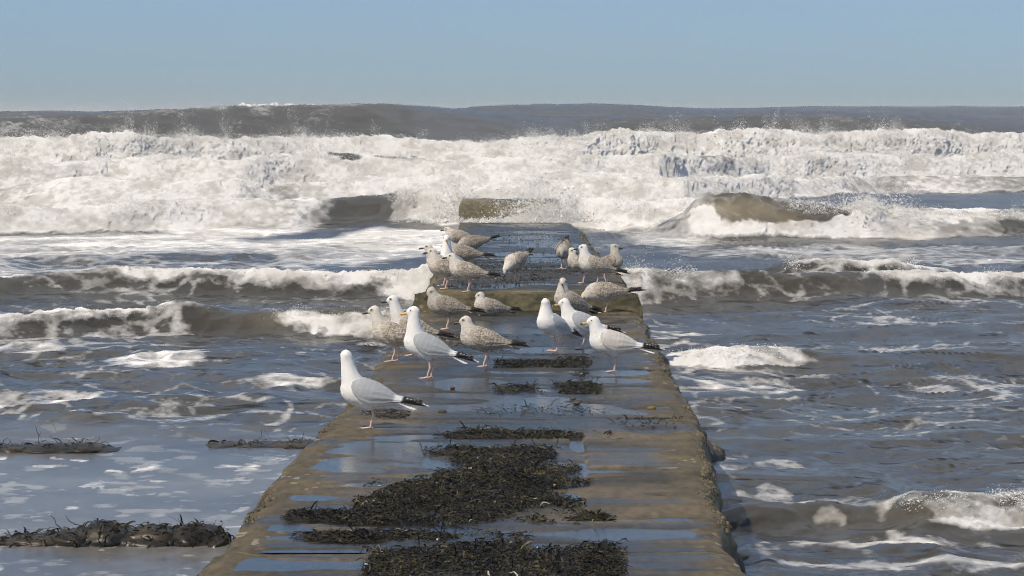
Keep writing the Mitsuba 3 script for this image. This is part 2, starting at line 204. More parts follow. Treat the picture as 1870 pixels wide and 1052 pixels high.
SHIFT = {0: (.4, .68), 1: (.8, .72), 2: (1.8, .88), 4: (1.5, .80), 5: (1.8, .82), 6: (1.4, .90), 7: (1.2, .92), 10: (2.5, .9), 11: (0, .90)}   # where measured crests stand and how high
WT = []
for k, w in enumerate(WAVES):
    a = np.array(w, float)
    a[:, 1] += SHIFT.get(k, (0, 1))[0]; a[:, 2] *= SHIFT.get(k, (0, 1))[1]
    WT.append((sx(a[:, 0], a[:, 1]),) + tuple(a[:, k] for k in range(1, 10)))
def sea_fields(x, y, foam=True):
    """height above still water, foam amount, billow size and sandy tint with painted glow, at the places (x, y)"""
    z = np.zeros_like(x); m = np.zeros_like(x); thick = np.zeros_like(x); sand_glow = np.zeros_like(x)
    for k, (wx, wd, wh, wf, wb, fc, ff, fs, fb, ws) in enumerate(WT):
        at = lambda v: np.interp(x, wx, v)
        h0 = max(wh.max(), .1)
        wl = 1.2 + 3.2 * h0 if h0 < 1.7 else 26.0
        yc = at(wd) + (f2(x / wl, x * 0 + k * 3.3, 3 if .85 < h0 < 1.7 else 1, 40 + k) - .5) * (1.0 + h0 * 1.7 if h0 < 2 else 5.0)
        h = at(wh) * (.76 + .48 * f2(x / (wl * .5), x * 0 + k * 5.1, 3 if .85 < h0 < 1.7 else 2, 60 + k))
        s = y - yc
        lf, lb = at(wf), at(wb)
        q = np.abs(s) / np.where(s < 0, lf, lb)
        g = np.where(s < 0, np.exp(-q ** 2.4), np.exp(-q ** 1.5))
        z += h * g
        if foam:
            jag = (f2(x / (.40 + .3 * h0), y / (.30 + .25 * h0) + k * 7.7, 3, 80 + k) - .5)
            xf = x + (f2(x / (.3 + .35 * h0), y / (.3 + .35 * h0) + 2.9 * k, 3, 140 + k) - .5) * 1.9 * h0
            at = lambda v: np.interp(xf, wx, v)
            qs = at(fs) + jag * (.7 if h0 < .8 else 1.1)
            face = at(ff) * sm(qs - .12, qs + .12, q) * (1 - sm(1.55 + jag, 2.0 + jag, q)) * (s < 0)
            cw = np.where(s < 0, (.82 + jag * .9) * lf, .45 * lb)
            crest = at(fc) * np.exp(-(s / cw) ** 2)
            back = at(fb) * np.exp(-(s / (lb * 1.4)) ** 2) * (s >= 0)
            if k == 7: face = np.maximum(face, .43 * at(ff) * np.exp(-(q / 1.3) ** 2) * (s < 0))     # a torn veil of froth on the curl
            m = np.maximum(m, np.maximum(np.maximum(face, crest), back))
            thick = np.maximum(thick, h * np.maximum(face * (ff.max() > .3) * .19, crest * np.where(h0 < .7, .24, .16)))
            sand_glow = np.maximum(sand_glow, at(ws) * np.exp(-(q / 1.3) ** 2) * np.where(s < 0, .12 + .88 * sm(.15, .75, q), .1))  # dark lip, khaki below: light shining through the face, put into the colour
    return z, m, thick, sand_glow
# sheets of foam lying on the water: (columns, rows of the photograph on still water, amount)
SHEETS = [(-300, 470, 368, 400, .62), (-400, 860, 432, 480, .76), (330, 590, 394, 446, .80), (570, 850, 424, 474, .80), (-300, 720, 470, 508, .52), (430, 840, 440, 492, .66), (1120, 1330, 392, 480, .58), (1100, 2000, 446, 490, .52), (1600, 1700, 415, 440, .7), (1100, 1560, 545, 566, .45),
          (1560, 2000, 405, 430, .52), (-200, 480, 608, 630, .42), (190, 420, 648, 684, .66), (430, 640, 690, 724, .56), (-200, 300, 722, 752, .46), (1180, 1560, 676, 702, .46), (1250, 1500, 700, 722, .46), (1370, 1480, 842, 862, .48), (1330, 1470, 895, 925, .44),
          (1400, 2000, 985, 1010, .50), (1360, 2000, 1020, 1060, .52), (1480, 1560, 962, 980, .6), (600, 760, 628, 640, .5), (-200, 120, 640, 660, .4), (1640, 1870, 690, 740, .34), (-300, 440, 214, 226, .5), (-300, 60, 214, 240, .55), (1400, 1560, 215, 224, .42), (1160, 1300, 600, 640, .36)]
def sheet_foam(x, y):
    m = np.where(y > 130, 0.12, np.interp(y, [20, 30, 45], [.11, .17, .24])) + np.where((y > 21) & (y < 42), .05, 0) - .14 * (y < 21) * (x < -.5)
    warp = (f2(x / 2.5, y / 6, 3, 7) - .5)
    for (a, b, c, d, v) in SHEETS:
        far, near = depth_at(c, SEA_Z), depth_at(d, SEA_Z)
        mid, hd = (far + near) / 2, (far - near) / 2
        x0, x1 = sx(a, mid), sx(b, mid)
        r = np.sqrt(((x - (x0 + x1) / 2) / ((x1 - x0) / 2)) ** 2 + ((y - mid) / hd) ** 2) + warp * 1.1
        m = np.maximum(m, (v + (.0 if mid > 42 else -.03)) * (1 - sm(.65, 1.15, r)))
    e1 = np.interp(y, [9, 15.6, 17.6, 27, 36, 43.6], [.79, .85, .90, .86, .61, .44])
    wash = np.exp(-np.maximum(x - e1 - .12, 0) / .22) * (x > e1 - .3) * (y < 44) + np.exp(-np.maximum(-1.12 - .12 - x, 0) / .15) * (x < -.9) * (y > 21) * (y < 44)
    return np.maximum(m, m + .26 * wash * sm(.40, .62, f2(x / .3, y / .9, 3, 77)))
cols_in = np.linspace(-.188, .172, 900)
cols = np.concatenate([-np.geomspace(3.0, .195, 34), cols_in, np.geomspace(.18, 3.0, 34)])
ROWS = 820
coarse = np.unique(np.concatenate([cols[:34:3], cols_in[::6], [cols_in[-1]], cols[-34::3], [cols[-1]]]))
ys = np.unique(np.concatenate([np.geomspace(6, 14, 60), np.linspace(14, 120, 2600), np.geomspace(120, 330, 700), np.geomspace(330, 5000, 60)]))
A, Yf = np.meshgrid(coarse, ys, indexing='ij')
zf = sea_fields(A * Yf, Yf, False)[0] + SEA_Z
pyf, flat = HOR + F * (CAM_Z - zf) / Yf, HOR + F * (CAM_Z - SEA_Z) / Yf
step = np.abs(np.diff(pyf, axis=1)) * np.where(np.diff(pyf, axis=1) > 0, .6, 1.0) + .25 * np.abs(np.diff(flat, axis=1))
step = np.where(Yf[:, 1:] < 13.5, step * .12, step) + .02 * np.diff(np.log(Yf), axis=1)
cum = np.concatenate([np.zeros((len(coarse), 1)), np.cumsum(step, 1)], 1)
rows_c = np.stack([np.interp(np.linspace(0, c[-1], ROWS), c, ys) for c in cum])            # distances of the rows, per coarse column
from scipy.ndimage import gaussian_filter1d
rows_c = gaussian_filter1d(rows_c, 6, axis=0, mode='nearest')
from scipy.interpolate import PchipInterpolator
rows = PchipInterpolator(coarse, rows_c, axis=0)(cols).T          # ROWS x columns
SX, SY = rows * cols[None, :], rows
z, m, thick, sand_glow = sea_fields(SX, SY)
m = np.maximum(m, sheet_foam(SX, SY))
from scipy.ndimage import maximum_filter
spacing = maximum_filter(np.maximum(np.gradient(SY, axis=0), SY / F * 1.9), (7, 9))
calm = sm(20.2, 23.5, SY + (f2(SX / .8, SY / 1.2, 3, 3) - .5) * 2) + sm(-1.2, -.2, SX) * (SY < 24)
calm = np.clip(calm, 0.05, 1)
def ridge(x, y, seed): return np.maximum(1 - np.sqrt((2 * n2(x, y, seed) - 1) ** 2 + .012), 0)
wx_, wy_ = (f2(SX / 1.2, SY / .8, 3, 31) - .5), (f2(SX / 1.2, SY / .8, 3, 32) - .5)
for (wl, amp, sd, stretch) in ((3.1, .105, 11, 2.2), (1.25, .088, 12, 1.8), (.55, .060, 13, 1.5), (.24, .030, 14, 1.35), (.11, .012, 15, 1.3)):
    fade = np.clip(.8 * wl / spacing - .6, 0, 1) * calm * np.clip(1.6 - SY / (150 * wl + 6), 0, 1)
    d = (ridge((SX + wx_ * wl * .8) / (wl * stretch), (SY + wy_ * wl * 1.3 - SX * .12) / wl, sd) ** 1.6 - .42)
    z += amp * d * fade * np.where(m > .8, .6, 1)
z += (f2(SX / 9, SY / 5, 2, 21) - .5) * np.interp(SY, [14, 40, 110, 140, 400], [.02, .12, .30, .14, .16]) * calm
# floating scum on the quiet pool, left of the jetty
fleck = f2(SX / .17, SY / .34, 2, 17) + .25 * f2(SX / .04, SY / .1, 2, 18)
m = np.maximum(m, np.where((SY < 20.5) & (SX < -.9), .42 * sm(.72, .88, fleck), 0))
# billows: crumpled foam, pushed out along the wave's slope
P = np.stack([SX, SY, z + SEA_Z], -1)
gr = np.gradient(P, axis=0), np.gradient(P, axis=1)
nn = np.cross(gr[1], gr[0]); nn /= np.linalg.norm(nn, axis=-1, keepdims=True) + 1e-12
nn *= np.sign(nn[..., 2:3])
macro = nn.copy()
bil = np.zeros_like(z)
on = thick > .004
q3 = P[on]
sc = np.interp(q3[:, 1], [16, 30, 60, 110], [.35, .5, .9, 1.25])[:, None]
b = 0
for o, (fr, am) in enumerate(((1.0, .75), (2.1, .60), (4.3, .48), (9.0, .40), (19.0, .26))):
    b = b + am * (1 - np.abs(2 * meshkit.noise(q3 * fr / sc + o * 11.3, 90 + o) - 1) ** .8)
bil[on] = (b - 1.0)
P = P + nn * (bil * thick)[..., None]
uv = P[..., :2] + UVK * np.stack([np.clip(m + np.where(thick > .03, .12, 0), 0, 1.2), np.clip(sand_glow, 0, 1)], -1)
gr = np.gradient(P, axis=0), np.gradient(P, axis=1)
nd = np.cross(gr[1], gr[0]); nd /= np.linalg.norm(nd, axis=-1, keepdims=True) + 1e-12
nd *= np.sign((nd * macro).sum(-1, keepdims=True))
soft = (.68 * sm(.01, .05, thick))[..., None]                     # light spreads inside froth: its creases shade softly
nd = nd * (1 - soft) + (.45 * macro + .55 * np.array([-.12, -.62, .78]) * (macro[..., 1:2] < .2)) * soft; nd /= np.linalg.norm(nd, axis=-1, keepdims=True) + 1e-12
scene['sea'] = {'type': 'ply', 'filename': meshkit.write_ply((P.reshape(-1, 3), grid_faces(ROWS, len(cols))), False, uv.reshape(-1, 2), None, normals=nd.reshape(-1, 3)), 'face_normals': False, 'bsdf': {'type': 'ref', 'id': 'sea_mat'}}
labels['sea'] = {'kind': 'structure', 'label': 'rough grey-brown sea with lines of breaking surf'}
SEA_P, SEA_M = P, m

# spray thrown up along the crests: single drops, nobody could count them
rng = np.random.default_rng(5)
THIN = .62
TET = np.array([[1, 1, 1], [1, -1, -1], [-1, 1, -1], [-1, -1, 1]]) / math.sqrt(3)
TF = np.array([[0, 1, 2], [0, 3, 1], [0, 2, 3], [1, 3, 2]])
STEP = 0.16
def drops(c, r):
    n = len(c)
    q = rng.normal(size=(n, 4)); q /= np.linalg.norm(q, axis=1, keepdims=True)
    w, x, y, zz = q.T
    R = np.stack([1 - 2 * (y * y + zz * zz), 2 * (x * y - zz * w), 2 * (x * zz + y * w), 2 * (x * y + zz * w), 1 - 2 * (x * x + zz * zz), 2 * (y * zz - x * w), 2 * (x * zz - y * w), 2 * (y * zz + x * w), 1 - 2 * (x * x + y * y)], -1).reshape(n, 3, 3)
    v = np.einsum('nij,kj->nki', R, TET) * r[:, None, None] + c[:, None]
    return v.reshape(-1, 3), (TF[None] + 4 * np.arange(n)[:, None, None]).reshape(-1, 3)
def crest(k, x):
    wx, wd, wh = WT[k][:3]
    h0 = max(wh.max(), .1); wl = 1.2 + 3.2 * h0 if h0 < 1.7 else 26.0
    yc = np.interp(x, wx, wd) + (f2(x / wl, x * 0 + k * 3.3, 3 if .85 < h0 < 1.7 else 1, 40 + k) - .5) * (1.0 + h0 * 1.7 if h0 < 2 else 5.0)
    h = np.interp(x, wx, wh) * (.76 + .48 * f2(x / (wl * .5), x * 0 + k * 5.1, 3 if .85 < h0 < 1.7 else 2, 60 + k))
    return yc, h
dc, drr = [], []
def fringe(k, p0, p1, n, up, out, r0, clump=2.5, power=2.0):
    """drops along wave k between two columns: up = mean rise, out = scatter towards the shore"""
    d0 = np.interp(0, [0], [WT[k][1].mean()])
    x = rng.uniform(sx(p0, d0), sx(p1, d0), n * 6)
    wgt = f2(x / clump, x * 0 + k * 9.1, 4, 120 + k) ** (2 * power)
    keep = rng.uniform(size=len(x)) < wgt / wgt.max()
    x = x[keep][:n]; wgt = (wgt / wgt.max())[keep][:n]
    yc, h = crest(k, x)
    t = rng.exponential(1.0, len(x))
    z_ = SEA_Z + h * rng.uniform(.75, 1.1, len(x)) + up * t * (.25 + 1.3 * wgt)
    dc.append(np.stack([x + rng.normal(0, .04 + .12 * t * up, len(x)), yc + rng.normal(0, out, len(x)) - out * .3 * t, z_], -1))
    drr.append(r0 * rng.lognormal(0, .45, len(x)) / (1 + .25 * t))
fringe(11, -60, 1930, 34000, .10, .6, .011, 2.2)
fringe(11, 1100, 1700, 12000, .17, .6, .010, 1.4, 3)
fringe(11, 60, 640, 9000, .16, .6, .010, 1.4, 3)
fringe(10, -60, 1930, 26000, .07, .6, .010, 1.6)
fringe(9, 250, 1400, 14000, .06, .5, .009, 1.2)
fringe(6, -60, 500, 9000, .04, .3, .008, 1.0)
fringe(6, 700, 860, 8000, .13, .35, .009, .5)
fringe(6, 930, 1060, 9000, .16, .4, .009, .5)
fringe(6, 1060, 1260, 6000, .06, .35, .008, .6)
fringe(7, 1430, 1680, 11000, .08, .4, .008, .6)
fringe(7, 1640, 1900, 4500, .05, .3, .008, .6)
fringe(2, 1140, 1260, 2500, .05, .15, .006, .4)
fringe(3, 1440, 1680, 3000, .05, .2, .006, .4)
fringe(2, 1600, 1900, 4000, .025, .12, .006, .4)
fringe(5, 190, 820, 6000, .025, .15, .006, .4)
fringe(4, -30, 310, 3500, .02, .1, .005, .4)
fringe(4, 500, 720, 3000, .025, .12, .005, .3)
fringe(1, 1180, 1490, 3500, .018, .1, .0045, .3)
fringe(0, 1640, 1900, 4000, .014, .08, .0035, .2)
fringe(13, 420, 700, 3500, .05, 1.0, .018, 4)
# feathery puffs blown up along the crests of the main breaker
for (k, p0, p1, cnt, per, hh) in ((11, -60, 1930, 90, 420, .20), (11, 1120, 1680, 26, 800, .30), (11, 80, 620, 18, 800, .28), (10, -60, 1930, 50, 260, .14), (9, 300, 1300, 30, 160, .10), (7, 1480, 1680, 10, 260, .22), (6, 690, 850, 10, 300, .20)):
    d0 = WT[k][1].mean()
    for x0 in rng.uniform(sx(p0, d0), sx(p1, d0), cnt):
        hp, lean, wide = hh * rng.lognormal(0, .5), rng.normal(-.1, .35), rng.uniform(.08, .30)
        t = rng.uniform(0, 1, per) ** 1.4
        yc, h = crest(k, np.full(1, x0))
        fing = np.sin(rng.integers(0, 5, per) * 1.9 + x0 * 7) * wide
        dc.append(np.stack([x0 + fing * (.6 + t) + rng.normal(0, .07, per) + lean * t * hp, yc[0] + rng.normal(0, .35, per), SEA_Z + h[0] * .92 + t * hp * (1 + .6 * np.cos(fing * 9)) * 1.4], -1))
        drr.append(.011 * rng.lognormal(0, .45, per) * (1 - .5 * t))
# the burst against the end block: a heap of thrown water on its right-hand side, thinner on the left
for (bx_, by_, n_, w_, h_) in ((.0, 44.15, 14000, .24, .27), (.30, 44.3, 6000, .13, .20), (-.02, 44.2, 3000, .10, .10), (-1.30, 45.6, 5000, .14, .16), (-1.15, 44.6, 1500, .08, .08), (-.4, 43.95, 9000, .5, .035)):
    zz_ = np.abs(rng.normal(0, h_, n_)); jet = .55 + .45 * np.sin(rng.integers(0, 7, n_) * 2.1)
    dc.append(np.stack([bx_ + rng.normal(0, w_, n_) * (1 + zz_), by_ + rng.normal(0, .15, n_), STEP + zz_ * jet], -1)); drr.append(.0062 * rng.lognormal(0, .5, n_))
dc, drr = np.concatenate(dc), np.concatenate(drr)
keep_ = rng.uniform(size=len(dc)) < THIN
dv, df = drops(dc[keep_], drr[keep_] * 1.12)
put('', 'sea_spray', (dv, df), 'spray_mat', kind='stuff', label='white drops of spray thrown up above the breaking surf')
labels['sea_spray']['category'] = 'spray'
# ------------------------------------------------------------------ the jetty: cast slabs, puddles, crust, weed
L_EDGE = [(9.0, -1.31), (11.5, -1.295), (12.04, -1.275), (12.08, -1.25), (13.3, -1.262), (15, -1.24), (17.3, -1.18), (18.6, -1.146), (22, -1.117), (26.9, -1.08), (26.95, -.955), (29.9, -.99), (36, -1.09), (43.6, -1.10), (44.2, -1.15), (54, -1.2)]
R_EDGE = [(9.0, .79), (11.5, .777), (12.3, .758), (14.1, .791), (15.6, .852), (17.6, .896), (21, .862), (26.9, .86), (26.95, .83), (29.5, .765), (36, .61), (41, .55), (43.6, .44), (44.2, .30), (54, .28)]
def edges(y):
    a, b = np.interp(y, *zip(*L_EDGE)), np.interp(y, *zip(*R_EDGE))
    return a + .05 * (f2(y * 2.2, y * 0, 4, 201) - .5), b + .085 * (f2(y * 2.6, y * 0, 4, 202) - .5)
# puddles: (columns, rows of the photograph, deck height)
PUDDLES = [(560, 720, 850, 866, 0), (470, 690, 902, 920, 0), (500, 650, 936, 946, 0), (600, 1310, 964, 990, 0), (410, 720, 1004, 1022, 0), (1035, 1072, 800, 828, 0), (1020, 1066, 846, 872, 0), (1000, 1062, 874, 896, 0), (1010, 1070, 902, 934, 0), (1135, 1250, 783, 794, 0),
           (840, 1190, 730, 762, 0), (700, 900, 738, 752, 0), (790, 905, 688, 716, 0), (1060, 1215, 676, 688, 0), (1060, 1210, 690, 700, 0), (900, 1000, 678, 686, 0), (1080, 1200, 706, 712, 0), (660, 800, 795, 803, 0), (820, 1000, 830, 838, 0), (1060, 1260, 858, 866, 0), (1130, 1290, 946, 956, 0), (640, 720, 700, 706, 0),
           (640, 760, 825, 832, 0), (1160, 1270, 905, 911, 0), (900, 1050, 598, 610, 0), (980, 1100, 640, 650, 0), (870, 960, 590, 598, 0),
           (870, 1050, 408, 416, STEP), (850, 1060, 428, 437, STEP), (900, 1075, 442, 455, STEP), (870, 1010, 460, 470, STEP), (780, 900, 496, 507, STEP), (890, 960, 518, 526, STEP), (940, 1040, 474, 480, STEP), (960, 1040, 516, 522, STEP)]
PW = []
for (a, b, c, d, h) in PUDDLES:
    far, near = depth_at(c, h), depth_at(d, h)
    mid = (far + near) / 2
    PW.append((sx((a + b) / 2, mid), mid, (sx(b, mid) - sx(a, mid)) / 2, max((far - near) / 2, .06), h))
WATER = -.0035
def deck_relief(x, y):
    e0, e1 = edges(y)
    inner = sm(.05, .17, np.minimum(x - e0, e1 - x))
    h = .0045 * f2(x / .5, y / .6, 3, 210) + .002 * f2(x / .07, y / .09, 2, 211) + .006 * sm(.0, .5, f2(x / 1.2, y / .9, 2, 212) - .45)
    h = h + .007 * sm(.236, .240, x) * sm(13.0, 13.6, y) * (1 - sm(17.2, 17.35, y))
    warp = (f2(x / .30, y / .45, 4, 213) - .5) * 1.9
    h = h - inner * .0115 * sm(.56, .70, f2(x / .75, y / .42, 4, 214) + .05 * sm(.8, .2, np.abs(x + .2)))
    for (cx, cy, rx, ry, _) in PW:
        r = np.sqrt(((x - cx) / rx) ** 2 + ((y - cy) / ry) ** 2) + warp
        h = h - inner * .013 * (1 - sm(.55, 1.15, r)) * (1 - .8 * sm(.236, .240, x) * (cx < .24) * (13.2 < cy) * (cy < 17.2))
    return h
jetty = thing('jetty', 'long low concrete jetty running straight out into the surf, wet and streaked with weed', 'jetty')
SLABS = [(9.0, 12.055, 0), (12.075, 17.385, 0), (17.40, 22.1, 0), (22.115, 26.84, 0), (26.86, 35.2, STEP), (35.22, 43.9, STEP)]
def slab_mesh(y0, y1, top, nx=150, faces_down=True):
    ys_ = [y0]
    while ys_[-1] < y1 - .02: ys_.append(ys_[-1] + min(max(ys_[-1] ** 2 / (F * (CAM_Z - top)) * .95, .016), .12))
    ys_[-1] = y1
    ys_ = np.array(ys_)
    drop = np.array([-1.5, -1.0, -.75, -.6, -.5, -.42, -.34, -.27, -.2, -.15, -.10, -.06, -.03, -.012])
    out = np.array([.12, .11, .10, .09, .08, .07, .06, .05, .04, .032, .024, .016, .008, .003])
    rows_ = []
    yy = np.concatenate([[y0] * len(drop), ys_, [y1] * 4])
    endz = np.concatenate([drop, ys_ * 0, [-.012, -.06, -.2, -1.5]])
    endo = np.concatenate([-np.interp(drop, [-1.5, -.16, -.03, -.012], [.05, .012, .0, .004]) * 1.0, ys_ * 0, [0] * 4])
    V = []
    for yc, ez, eo in zip(yy, endz, endo):
        a, b = (float(v) for v in edges(np.array(yc)))
        tx = np.linspace(a + .012, b - .012, nx)
        X = np.concatenate([a - out, tx, (b + out)[::-1]])
        Z = np.concatenate([drop, tx * 0, drop[::-1]])
        if ez < 0: Z = np.minimum(Z, ez)
        V.append(np.stack([X, X * 0 + yc + eo, Z], -1))
    V = np.array(V)
    flat_top = (V[..., 2] == 0)
    V[..., 2] += top
    n_ = len(drop)
    h = deck_relief(V[..., 0], V[..., 1])
    a, b = edges(V[..., 1])
    rim = np.minimum(V[..., 0] - a, b - V[..., 0])
    crustn = f2(V[..., 0] / .05, V[..., 1] / .07, 3, 220)
    h = np.where(flat_top, h - .016 * (1 - sm(.0, .09, rim + .05 * (crustn - .5))) + .012 * (1 - sm(.02, .14, rim)) * (crustn - .3), 0)
    V[..., 2] += h
    # rough flanks, and the worn front of the step
    rough = f2(V[..., 0] / .16 + 3, V[..., 1] / .22, 4, 221, 0) - .5
    rough3 = meshkit.fbm(V / np.array([.16, .20, .10]), 4, 222) - .5
    side = ~flat_top
    sgn = np.where(V[..., 0] < (a + b) / 2, -1, 1)
    depth = sm(0, .5, top - V[..., 2])
    isflank = side & (np.arange(V.shape[1])[None, :] < n_) | side & (np.arange(V.shape[1])[None, :] >= V.shape[1] - n_)
    V[..., 0] += np.where(isflank, sgn * (rough3 * .07 * sm(0, .08, top - V[..., 2]) + depth * .5 * np.maximum(meshkit.fbm(V / np.array([1, .45, .6]), 3, 223) - .55, 0) * 2), 0)
    front = np.zeros(V.shape[:2], bool); front[:len(drop)] = True
    V[..., 1] += np.where(front & ~isflank, -np.abs(rough3) * .06 * sm(0, .05, top - V[..., 2]) * (top > 0), 0)
    return V.reshape(-1, 3), grid_faces(V.shape[0], V.shape[1])
for k, (y0, y1, top) in enumerate(SLABS):
    key = put(jetty, 'slab', slab_mesh(y0, y1, top, 130 if k < 4 else 90), 'concrete_mat', smooth=48, label='raised far slab with a mossy front edge' if k == 4 else None)
    Yw = np.linspace(y0 + .03, y1 - .03, 60)
    lo, hi = edges(Yw)
    tw = np.linspace(0, 1, 24)
    X = (lo + .07)[:, None] * (1 - tw) + (hi - .07)[:, None] * tw
    Y = np.repeat(Yw[:, None], 24, 1)
    Zp = top + WATER + .0005 * (f2(X / .2, Y / .3, 2, 230) - .5)
    put(key, 'puddle_water', (np.stack([X, Y, Zp], -1).reshape(-1, 3), grid_faces(60, 24)), 'puddle_mat', smooth=True)
# the block that closes the far end
bl = []
for (x0, x1, y0, y1, t) in ((-1.16, .30, 44.4, 45.5, .455),):
    bm = trimesh.creation.box(extents=(x1 - x0, y1 - y0, 2.4))
    bm.apply_translation([(x0 + x1) / 2, (y0 + y1) / 2, t - 1.2])
    bm = bm.subdivide_to_size(.16, max_iter=12)
    v = np.array(bm.vertices)
    c = np.array([(x0 + x1) / 2, (y0 + y1) / 2, t - 1.2])
    nrm = (v - c) / np.array([(x1 - x0) / 2, (y1 - y0) / 2, 1.2])
    nrm = np.where(np.abs(nrm) > .999, nrm, 0)
    corner = (np.abs(nrm) > 0).sum(-1) >= 2
    v += nrm * ((meshkit.fbm(v / .3, 3, 240) - .5) * .05)[:, None] - nrm * np.where(corner, .02, 0)[:, None]
    put(jetty, 'end_block', (v, np.array(bm.faces)), 'concrete_mat', smooth=40, label='higher square concrete end block, its face green with moss')
# barnacles and broken crust along the rims: more than anyone could count
rngj = np.random.default_rng(21)
nb = 9000
yb = 10.5 + 30 * rngj.uniform(0, 1, nb) ** 1.7
right = rngj.uniform(size=nb) < .68
a, b = edges(yb)
off = np.abs(rngj.normal(0, .045, nb)) - .02
keep = f2(yb * 1.3, np.where(right, 5.0, 15.0), 3, 250) > np.where(right, .47, .64)
xb = np.where(right, b - off, a + off)
zb = np.where(yb > 26.86, STEP, 0.0) - np.where(off < 0, -off * 2.2, 0) + .000
yb, xb, zb = yb[keep], xb[keep], zb[keep]
rb = rngj.lognormal(-5.4, .45, len(yb))
HEX = np.array([[math.cos(t), math.sin(t), -.5] for t in np.arange(5) * 2 * math.pi / 5] + [[.45 * math.cos(t), .45 * math.sin(t), .75] for t in np.arange(5) * 2 * math.pi / 5] + [[0, 0, .55]])
HF = np.array([[i, (i + 1) % 5, 5 + (i + 1) % 5] for i in range(5)] + [[i, 5 + (i + 1) % 5, 5 + i] for i in range(5)] + [[5 + i, 5 + (i + 1) % 5, 10] for i in range(5)])
vb = HEX[None] * rb[:, None, None] * np.stack([rngj.uniform(.8, 1.5, len(rb)), rngj.uniform(.8, 1.8, len(rb)), rngj.uniform(.6, 1.3, len(rb))], -1)[:, None] + np.stack([xb, yb, zb], -1)[:, None]
cb = np.array([.15, .128, .085]) * rngj.uniform(.35, 1.25, (len(rb), 1)) * np.array([1, 1, 1]) + rngj.uniform(-.008, .008, (len(rb), 3))
put(jetty, 'barnacle_crust', (vb.reshape(-1, 3), (HF[None] + 11 * np.arange(len(rb))[:, None, None]).reshape(-1, 3)), 'barnacle_mat', color=np.repeat(np.clip(cb, .01, 1), 11, 0), kind='stuff', label='pale barnacles and broken crust along the rims')

# ---- bladder wrack: ribbons that lie in heaps
def ribbons(pos, length, width, lift, rnd, droop=1.0):
    n, K = len(pos), 5
    az = rnd.uniform(0, 2 * np.pi, n)
    el = rnd.normal(.15, .45, n) * lift
    pts = [pos]
    for k in range(K - 1):
        d = np.stack([np.cos(az) * np.cos(el), np.sin(az) * np.cos(el), np.sin(el)], -1)
        pts.append(pts[-1] + d * (length / (K - 1))[:, None])
        az = az + rnd.normal(0, .55, n)
        el = el - .35 * droop + rnd.normal(0, .3, n)
    pts = np.stack(pts, 1)
    tan = np.gradient(pts, axis=1)
    tan /= np.linalg.norm(tan, axis=-1, keepdims=True) + 1e-9
    rr = rnd.normal(size=(n, 3)) * .6 + np.array([0, 0, 1.0])
    side = np.cross(tan, rr[:, None]); side /= np.linalg.norm(side, axis=-1, keepdims=True) + 1e-9
    prof = np.array([.5, .9, 1.15, .95, .45])
    w = side * (width[:, None] * prof)[..., None]
    V = np.stack([pts - w, pts + w], 2).reshape(n, 10, 3)
    f = np.array([[2 * k, 2 * k + 1, 2 * k + 3, 2 * k + 2] for k in range(4)])
    return V.reshape(-1, 3), (f[None] + 10 * np.arange(n)[:, None, None]).reshape(-1, 4)
def weed_colour(n, rnd, k=10, bright=0.13):
    c = np.array([[.018, .0155, .0085]]) * rnd.lognormal(0, .45, (n, 1)) * np.array([1, 1, 1])
    olive = rnd.uniform(size=n) < bright
    c[olive] = np.array([.065, .052, .016]) * rnd.uniform(.5, 1.5, (olive.sum(), 1))
    pale = rnd.uniform(size=n) < .004
    c[pale] = (.5, .46, .36)
    return np.repeat(np.clip(c, .003, .8), k, 0)
def weed_clump(label, x0, x1, r0, r1, n, height, seed, size=1.0, deck=0.0, group='seaweed clumps lying on the jetty', scattered=False):
    """a heap between two columns and two rows of the photograph, on the deck"""
    rnd = np.random.default_rng(seed)
    far, near = depth_at(r0, deck), depth_at(r1, deck)
    mid = (far + near) / 2
    cx, rx, ry = sx((x0 + x1) / 2, mid), (sx(x1, mid) - sx(x0, mid)) / 2, (far - near) / 2
    pts = []
    while sum(map(len, pts)) < n:
        u = rnd.uniform(-1, 1, (n * 3, 2))
        X, Y = cx + u[:, 0] * rx, mid + u[:, 1] * ry
        den = 1.15 - np.hypot(u[:, 0], u[:, 1]) + 2.9 * (f2(X / .28, Y / .40, 4, seed) - .5)
        pts.append(np.stack([X, Y, den], -1)[den > rnd.uniform(0, .55, n * 3)])
    q = np.concatenate(pts)[:n]
    heap = .42 * height * sm(0, .9, q[:, 2]) * (.35 + .9 * f2(q[:, 0] / .13, q[:, 1] / .2, 3, seed + 1))
    z_ = deck + .004 + heap * rnd.uniform(.15, 1, n) ** .6
    ln = np.where(rnd.uniform(size=n) < .10, rnd.uniform(.05, .10, n), rnd.uniform(.014, .040, n)) * size
    V, f = ribbons(np.stack([q[:, 0], q[:, 1], z_], -1), ln, rnd.uniform(.0014, .0040, n) * size ** .5, .75, rnd)
    V[:, 2] = np.maximum(V[:, 2], deck + .003)
    key = numbered('seaweed_clump')
    scene[key] = mikit.ply((V, f), 'weed_mat', color=np.clip(weed_colour(n, rnd) * np.repeat(.35 + 2.6 * np.clip(f2(q[:, 0] / .10, q[:, 1] / .16, 3, seed + 5) - .25, 0, 1), 10)[:, None], .003, .8))
    labels[key] = {'label': label, 'category': 'seaweed', 'group': group}
    if scattered: labels[key]['kind'] = 'stuff'
    return key
weed_clump('largest dark heap of seaweed, in the middle of the jetty close to the camera', 650, 1085, 868, 964, 10500, .085, 301)
weed_clump('thin ragged tail of seaweed running left from the largest heap', 520, 800, 938, 962, 2600, .03, 302)
weed_clump('narrow tongue of seaweed pointing right from the largest heap', 1020, 1150, 938, 958, 1500, .035, 303)
weed_clump('broad seaweed heap at the bottom edge of the photo', 670, 1140, 998, 1066, 6200, .055, 304)
